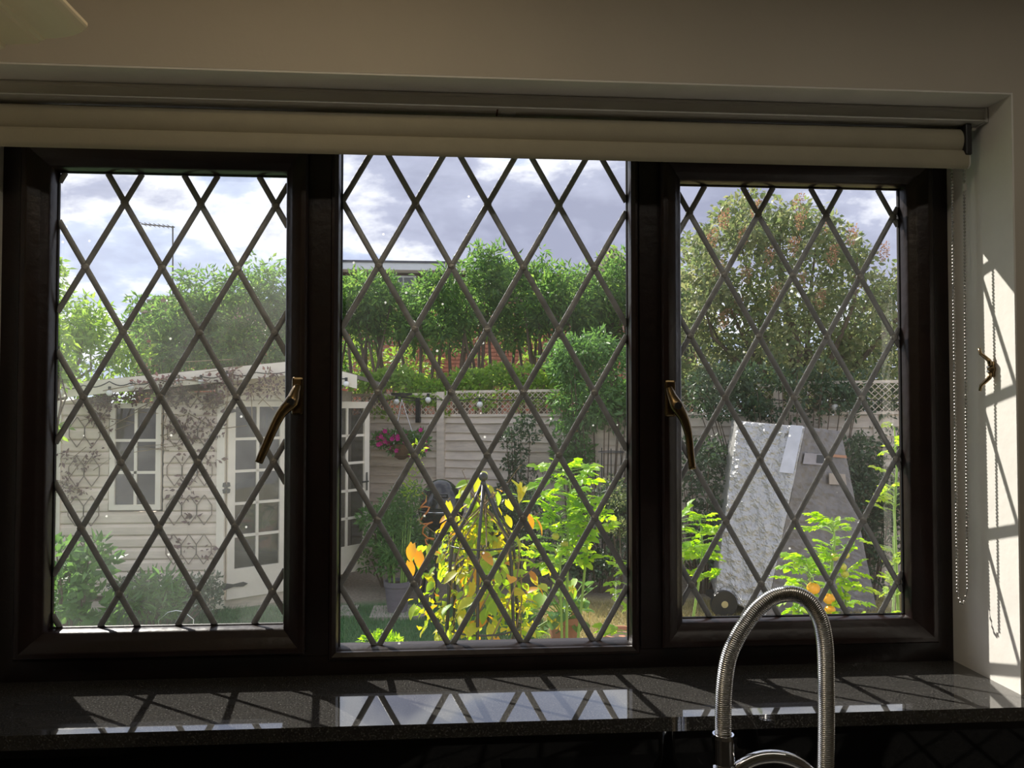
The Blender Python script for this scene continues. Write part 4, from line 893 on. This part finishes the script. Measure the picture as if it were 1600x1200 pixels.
# tape strip down the corner, paper label with print, orange strap
build('tape_strip', MB().prism([B_+nf*.03+(A_-B_)*.20, B_+nf*.03+(A_-B_)*.02, B_.lerp(C_, .26)+nf*.03+(A_-B_)*.02, B_.lerp(C_, .26)+nf*.03+(A_-B_)*.22], .004, nf), mat('clear_tape', (.62, .63, .68), .2, spec=.8), t)
def onface(u, v_): return (B_.lerp(E_, u)).lerp(C_.lerp(F_, u), v_)+ns_*.025
def quad(u0, u1, v0, v1, h=.003): return MB().prism([onface(u0, v0), onface(u1, v0), onface(u1, v1), onface(u0, v1)], h, ns_)
lb = build('paper_label', quad(.05, .55, .14, .20), mat('grey_paper', (.34, .32, .34), .7), t)
build('print_block', MB().prism([onface(.30, .145)+ns_*.004, onface(.50, .145)+ns_*.004, onface(.50, .19)+ns_*.004, onface(.30, .19)+ns_*.004], .001, ns_), ironm, lb)
build('orange_strap', quad(.55, .95, .135, .150), mat('strap_orange', (.45, .22, .12), .6), t)
build('torn_flap', quad(.55, .85, .24, .30, .008), mat('kraft', (.40, .34, .28), .8), t)
q_ = Vector(at(1131, 940, 5.35)); w_ = build('wheel', MB().lathe((q_.x, 5.33, .115), [(.05, .0), (.112, .0), (.115, .01), (.115, .04), (.105, .05), (.05, .05)], 28, 'y'), blackm, t)
build('spoke', MB().lathe((q_.x, 5.325, .115), [(.001, 0), (.03, 0), (.03, .06)], 12, 'y'), steelm, w_)
build('base_frame', MB().bar(Vector((q_.x, 5.6, .11)), Vector((F_.x, 5.7, .11)), .4, .05).box((F_.x-.1, 5.5, 0), (F_.x-.02, 5.8, .13)), ironm, t)
# ================================================================== POTS
def pot(name, label, c, r, h, m, cat='pot'):
    t = thing(name, label, cat, (c[0], c[1], c[2])); build('body', MB().lathe(tuple(c), [(r*.72, 0), (r*.80, h*.3), (r*.93, h*.82), (r, h*.83), (r*1.03, h), (r*.92, h), (r*.88, h*.9)], 32), m, t, smooth=False); autosmooth(t.children[-1])
    build('soil', MB().lathe((c[0], c[1], c[2]+h*.86), [(.001, .01), (r*.6, .015), (r*.89, 0)], 20), soilm, t); return t
py_ = 5.65; pc = at(621, 955, py_); 
o = build('paving_slab', MB().box((pc[0]-.22, py_-.2, 0), (pc[0]+.24, py_+.2, .03)), mat('paving', (.38, .34, .29), .9)); tag(o, 'pale paving slab in the lawn under the grey pot', 'slab')
o = build('paving_slab', MB().box((at(540, 940, py_)[0]-.25, py_-.1, 0), (at(556, 940, py_)[0], py_+.25, .025)), MATS['paving']); tag(o, 'pale paving slab by the foot of the open summerhouse door', 'slab')
pot('plant_pot', 'weathered grey round pot standing on a slab in the lawn', (pc[0], py_, .03), .118, .26, greypot)
t = shrub('potted_plant', 'tall feathery green plant in the grey pot', (596, 760, 648, 885), py_, 1500, .055, .22, L_mid, 26, .09, .08, cat='plant', stemm=greenstem)
t.location.z = .26; ORG[t.name] = Vector((t.location.x, t.location.y, .26))
for ch in t.children: ch.location.z -= .26
cl = pxcl([(652-i*1.8, 700+i*12) for i in range(7)], py_-.1, .05, .03); foliage('flower_spike', cl, 160, .04, .4, L_lime, t)
pb_ = at(882, 990, 4.5); pot('plant_pot', 'brown terracotta pot behind the obelisk, right of the vine', (pb_[0], 4.5, 0), .125, .27, terram)
pb2 = at(972, 990, 4.0); pot('plant_pot', 'terracotta pot on dry grass beside the right edge of the middle window', (pb2[0], 4.0, 0), .15, .28, terram)
# near-window pots (stand on the ground below the sill line)
def near_pot(px, Y, lab, r=.17, h=.34): c_ = at(px, 900, Y); return pot('plant_pot', lab, (c_[0], Y, 0), r, h, terram), c_[0]
# ================================================================== OBELISK AND VINE
OY = 1.65; oc = Vector(at(755, 745, OY))
near_pot(748, OY, 'large terracotta pot under the iron obelisk', .24, .42)
t = thing('garden_obelisk', 'black iron obelisk with ball finial carrying the yellow vine', 'obelisk', (oc.x, OY, .3))
build('finial', MB().ball(tuple(oc), .0175, 18, 10).tube([oc-Vector((0, 0, .012)), oc-Vector((0, 0, .035))], [.008, .013], 12), ironm, t, smooth=True)
zs = at(755, 850, OY)[2]
for k in range(6):
    a = k*math.pi/3+.35; ca, sa_ = math.cos(a), math.sin(a)
    build('leg', MB().tube([oc+Vector((.006*ca, .006*sa_, -.03)), Vector((oc.x+.07*ca, OY+.07*sa_, (oc.z-.03)*.45+zs*.55)), Vector((oc.x+.118*ca, OY+.118*sa_, zs+.02)), Vector((oc.x+.130*ca, OY+.130*sa_, zs-.06)), Vector((oc.x+.17*ca, OY+.17*sa_, .38))], .0062, 8), ironm, t, smooth=True)
for z_, r_ in ((zs, .125), (zs-.3, .140), (zs-.6, .152)): build('hoop', MB().tube([(oc.x+r_*math.cos(a), OY+r_*math.sin(a), z_) for a in np.linspace(0, 2*math.pi, 37)], .0035, 6), ironm, t, smooth=True)
def leaf_obj_mesh(name, L_, W_, m, curl=.25, heart=True):
    nv = 7; vs = []; fs = []
    for i in range(nv+1):
        s_ = i/nv; wd = W_*(math.sin(math.pi*min(1, s_*.86+.10))**.8)*(1-.25*s_) if i < nv else 0.002
        y_ = L_*s_; z_ = -curl*L_*s_*s_; vs += [(-wd/2, y_-(.12*L_ if heart and i == 0 else 0), z_+wd*.16), (0, y_, z_), (wd/2, y_-(.12*L_ if heart and i == 0 else 0), z_+wd*.16)]
    for i in range(nv): a = i*3; fs += [(a, a+1, a+4, a+3), (a+1, a+2, a+5, a+4)]
    me = D.meshes.new(name); me.from_pydata(vs, [], fs); me.polygons.foreach_set('use_smooth', [True]*len(fs)); me.materials.append(m); return me
def compound_mesh(name, L_, m, pairs=3, lw=.42, serr=True):
    mb = MB(); 
    def lf(o_, ang, l_):
        ca, sa_ = math.cos(ang), math.sin(ang); k = 5; vs = []
        for i in range(k+1):
            s_ = i/k; wd = l_*lw*2*(math.sin(math.pi*min(1, s_*.85+.12))**.8)*(1-.2*(i % 2)) if i < k else .001
            for u_, zz in ((-wd/2, .18*wd), (0, 0), (wd/2, .18*wd)):
                y_ = l_*s_; vs.append((o_[0]+u_*ca+y_*sa_, o_[1]-u_*sa_+y_*ca, o_[2]+zz-.3*l_*s_*s_))
        fs = []
        for i in range(k): a = i*3; fs += [(a, a+1, a+4, a+3), (a+1, a+2, a+5, a+4)]
        mb.add(vs, fs)
    def z(y_): return -.35*(y_/L_)**2*L_
    lf((0, L_*.62, z(L_*.62)), 0, L_*.42)
    for i in range(pairs):
        y_ = L_*(.22+.40*i/max(1, pairs-1)); s_ = L_*(.26+.06*math.sin(i*2)); lf((0, y_, z(y_)), 1.05, s_); lf((0, y_+.008, z(y_)), -1.05, s_*.92)
    mb.bar((0, 0, 0), (0, L_*.62, z(L_*.62)), L_*.014, L_*.014)
    me = D.meshes.new(name); me.from_pydata(mb.v, [], mb.f); me.polygons.foreach_set('use_smooth', [True]*len(mb.f)); me.materials.append(m); return me
def place(name, me, parent, p, direction, sc=1, tw=0):
    o = link(name, me, parent, p); q_ = Vector(direction).normalized().to_track_quat('Y', 'Z'); o.rotation_mode = 'QUATERNION'
    from mathutils import Quaternion
    o.rotation_quaternion = q_ @ Quaternion((0, 1, 0), tw); o.scale = (sc, sc, sc); return o
t = thing('yellow_vine', 'yellowing clematis vine with orange tipped leaves climbing the iron obelisk', 'plant', (oc.x, OY, .42))
VM = [leaf_obj_mesh('leaf', .060, .042, m_) for m_ in (L_yellow, L_yellow, L_lime, L_lime, L_tomato, L_yellow, L_lime, L_orange)]
mb = MB()
for k in range(9):
    a0_ = k*.7; pth = [Vector((oc.x+(.135+.012*math.sin(k+i))*math.cos(a0_+i*.28), OY+(.135+.012*math.sin(k+i))*math.sin(a0_+i*.28), .40+i*.075)) for i in range(13)]
    pth.append(Vector((oc.x+.05*math.cos(a0_), OY+.05*math.sin(a0_), oc.z-.06))); mb.tube(pth, .0028, 5, False)
tips = [(722, 735), (812, 728), (838, 803), (652, 812), (700, 780), (842, 880), (690, 900)]
for px, py in tips:
    e_ = Vector(at(px, py, OY-.08)); s0 = Vector((oc.x+(e_.x-oc.x)*.4, OY-.05, e_.z-.09)); mb.tube([s0, s0.lerp(e_, .5)+Vector((0, 0, -.012)), e_, e_+Vector((.008, 0, .004))], [.0018, .0014, .0011, .0022], 5)
o = build('stems', mb, vinem, t); o['kind'] = 'stuff'
cnt = 0
while cnt < 285:
    px, py = random.gauss(748, 56), random.uniform(745, 1010)
    half = min(105, 18+(py-745)*.75)
    if abs(px-748) > half: continue
    if py < 850 and random.random() < .35: continue
    p = Vector(at(px, py, OY+(random.uniform(-.15, .15) if py > 860 else random.uniform(.02, .16)))); out = Vector((p.x-oc.x, p.y-OY, 0)); out = out.normalized() if out.length > .01 else Vector((0, -1, 0))
    d = out*.6+Vector((random.gauss(0, .5), random.gauss(0, .4), -.45+random.gauss(0, .35))); place('leaf', VM[random.randrange(8)], t, p, d, random.uniform(.5, 1.08), random.uniform(-.8, .8)); cnt += 1
vp = [(random.uniform(-1, 1), random.uniform(790, 1010)) for _ in range(46)]; vc = [(np.array(at(748+u_*min(78, (q_-770)*.6), q_, OY+random.uniform(.0, .14))), np.array([.045, .05, .05])) for u_, q_ in vp]
foliage('small_leaves', vc, 300, .034, .55, L_lime, t, down=.4); foliage('small_leaves', vc[::2], 180, .034, .55, L_yellow, t, down=.4)
for px, py in ((640, 878), (655, 862), (645, 850), (838, 812), (825, 805), (805, 838), (700, 785), (690, 790), (850, 875), (815, 755), (800, 752), (822, 762)):
    p = Vector(at(px, py, OY-.1)); place('leaf', VM[7 if py in (878, 862, 850, 812, 805) else 0], t, p, (random.gauss(0, .6), -.2, -.7), 1.0, random.uniform(-.5, .5))
# ================================================================== TOMATO AND OTHER NEAR PLANTS
def tomato(label, px, Y, z0, boxes, nleaf, L_=.12, fruits=(), pot_label=None, name='tomato_plant', cat='tomato plant', m=None, fm=None):
    c_ = at(px, 900, Y)
    if pot_label: near_pot(px, Y, pot_label)
    t = thing(name, label, cat, (c_[0], Y, z0)); ms = [compound_mesh('leaf', L_, m or L_tomato, 3+i % 2) for i in range(3)]
    mb = MB(); anchors = []
    for (x0, y0, x1, y1) in boxes:
        b1 = Vector(at((x0+x1)/2, y0+8, Y)); b0 = Vector((c_[0], Y, z0)); md = Vector(at((x0+x1)/2, y1, Y)); pth = [b0, b0.lerp(md, .5)+Vector((0, .02, 0)), md, md.lerp(b1, .5)+Vector((.01, 0, 0)), b1]; mb.tube(pth, [.007, .006, .005, .004, .0025], 7, False); anchors.append(pth)
    tot = sum((b_[2]-b_[0])*(b_[3]-b_[1]) for b_ in boxes)
    for bi, (x0, y0, x1, y1) in enumerate(boxes):
        for k in range(max(3, int(nleaf*(x1-x0)*(y1-y0)/tot))):
            tx, tyy = random.uniform(x0, x1), random.uniform(y0, y1); p = Vector(at(tx, tyy, Y+random.uniform(-.09, .09))); ax_ = Vector(at((x0+x1)/2, tyy, Y))
            s0 = ax_.lerp(p, .25)+Vector((0, 0, -.01)); d = (p-s0); d = d+Vector((0, random.gauss(0, .03), .01)); d = d.normalized()+Vector((random.gauss(0, .25), random.gauss(0, .25), random.gauss(-.1, .25)))
            mb.tube([ax_+Vector((0, 0, -.02)), s0, p], [.0025, .002, .0012], 4, False); place('leaf', ms[random.randrange(3)], t, p-d.normalized()*L_*.3, d, random.uniform(.65, 1.1), random.uniform(-.6, .6))
    o = build('stem', mb, greenstem, t); o['kind'] = 'stuff'
    for fx, fy, r_, ripe in fruits:
        p = Vector(at(fx, fy, Y-.05)); f_ = build('tomato', MB().ball(tuple(p), r_, 16, 10, .92), tomm if ripe else tomg, t, smooth=True)
        mb = MB(); mb.tube([p+Vector((0, 0, r_*.9)), p+Vector((.004, .01, r_*1.5)), p+Vector((.0, .03, r_*2.2))], .0016, 5)
        for k in range(5): a = k*1.257; mb.bar(p+Vector((0, 0, r_*.93)), p+Vector((r_*.6*math.cos(a), r_*.6*math.sin(a), r_*.88)), .003, .001)
        build('calyx', mb, greenstem, f_)
    return t
tomato('bright green tomato plant left of the right mullion in the middle window', 885, 1.9, .30, [(850, 725, 925, 800), (835, 795, 915, 885), (895, 790, 940, 850)], 110, .125, [(868, 838, .016, 0), (882, 850, .016, 0), (872, 862, .014, 0)], 'terracotta pot holding the tomato plant of the middle window')
tomato('bright green tomato plant standing behind the right mullion', 1045, 1.75, .30, [(1000, 790, 1110, 880), (960, 870, 1010, 1010), (1072, 800, 1115, 900)], 80, .11, [], 'terracotta pot behind the right mullion')
tomato('tomato plant with ripe orange fruit behind the tap', 1265, 1.2, .30, [(1225, 865, 1300, 965), (1265, 800, 1335, 880), (1290, 880, 1345, 985)], 90, .09, [(1271, 919, .021, 1), (1295, 935, .020, 1), (1297, 953, .017, 1), (1304, 870, .014, 0), (1316, 886, .014, 0), (1321, 867, .013, 0), (1320, 897, .013, 0)], 'terracotta pot holding the fruiting tomato plant')
tomato('tall lime green plant at the right edge of the right window', 1420, 1.5, .30, [(1375, 660, 1420, 800), (1370, 830, 1420, 960)], 40, .09, [], 'terracotta pot at the right edge of the right window', name='pepper_plant', cat='plant', m=L_lime)
# broad-leaved squash plant with yellow flowers
t = thing('squash_plant', 'broad-leaved green plant with yellow flowers in the brown pot', 'plant', (pb_[0], 4.5, .24)); mb = MB(); SM = [leaf_obj_mesh('leaf', .13, .12, m_, .15) for m_ in (L_mid, L_laurel, L_tomato)]
for k in range(46):
    p = Vector(at(random.gauss(880, 26), random.uniform(898, 985), 4.5+random.uniform(-.18, .12))); mb.tube([(pb_[0], 4.5, .24), Vector((pb_[0], 4.5, .3)).lerp(p, .6), p], .004, 5, False)
    place('leaf', SM[k % 3], t, p, (random.gauss(0, .6), -.5+random.gauss(0, .4), random.gauss(-.1, .4)), random.uniform(.5, 1.0), random.uniform(-.4, .4))
build('stems', mb, greenstem, t)
for px, py in ((866, 972), (873, 978), (893, 920), (860, 966)):
    p = Vector(at(px, py, 4.3)); mb = MB()
    for k in range(5): a = k*1.257; mb.add([p, p+Vector((.02*math.cos(a-.4), -.015, .02*math.sin(a-.4))), p+Vector((.035*math.cos(a), -.02, .035*math.sin(a))), p+Vector((.02*math.cos(a+.4), -.015, .02*math.sin(a+.4)))], [(0, 1, 2, 3)])
    build('flower', mb, yellowf, t, rec=False)
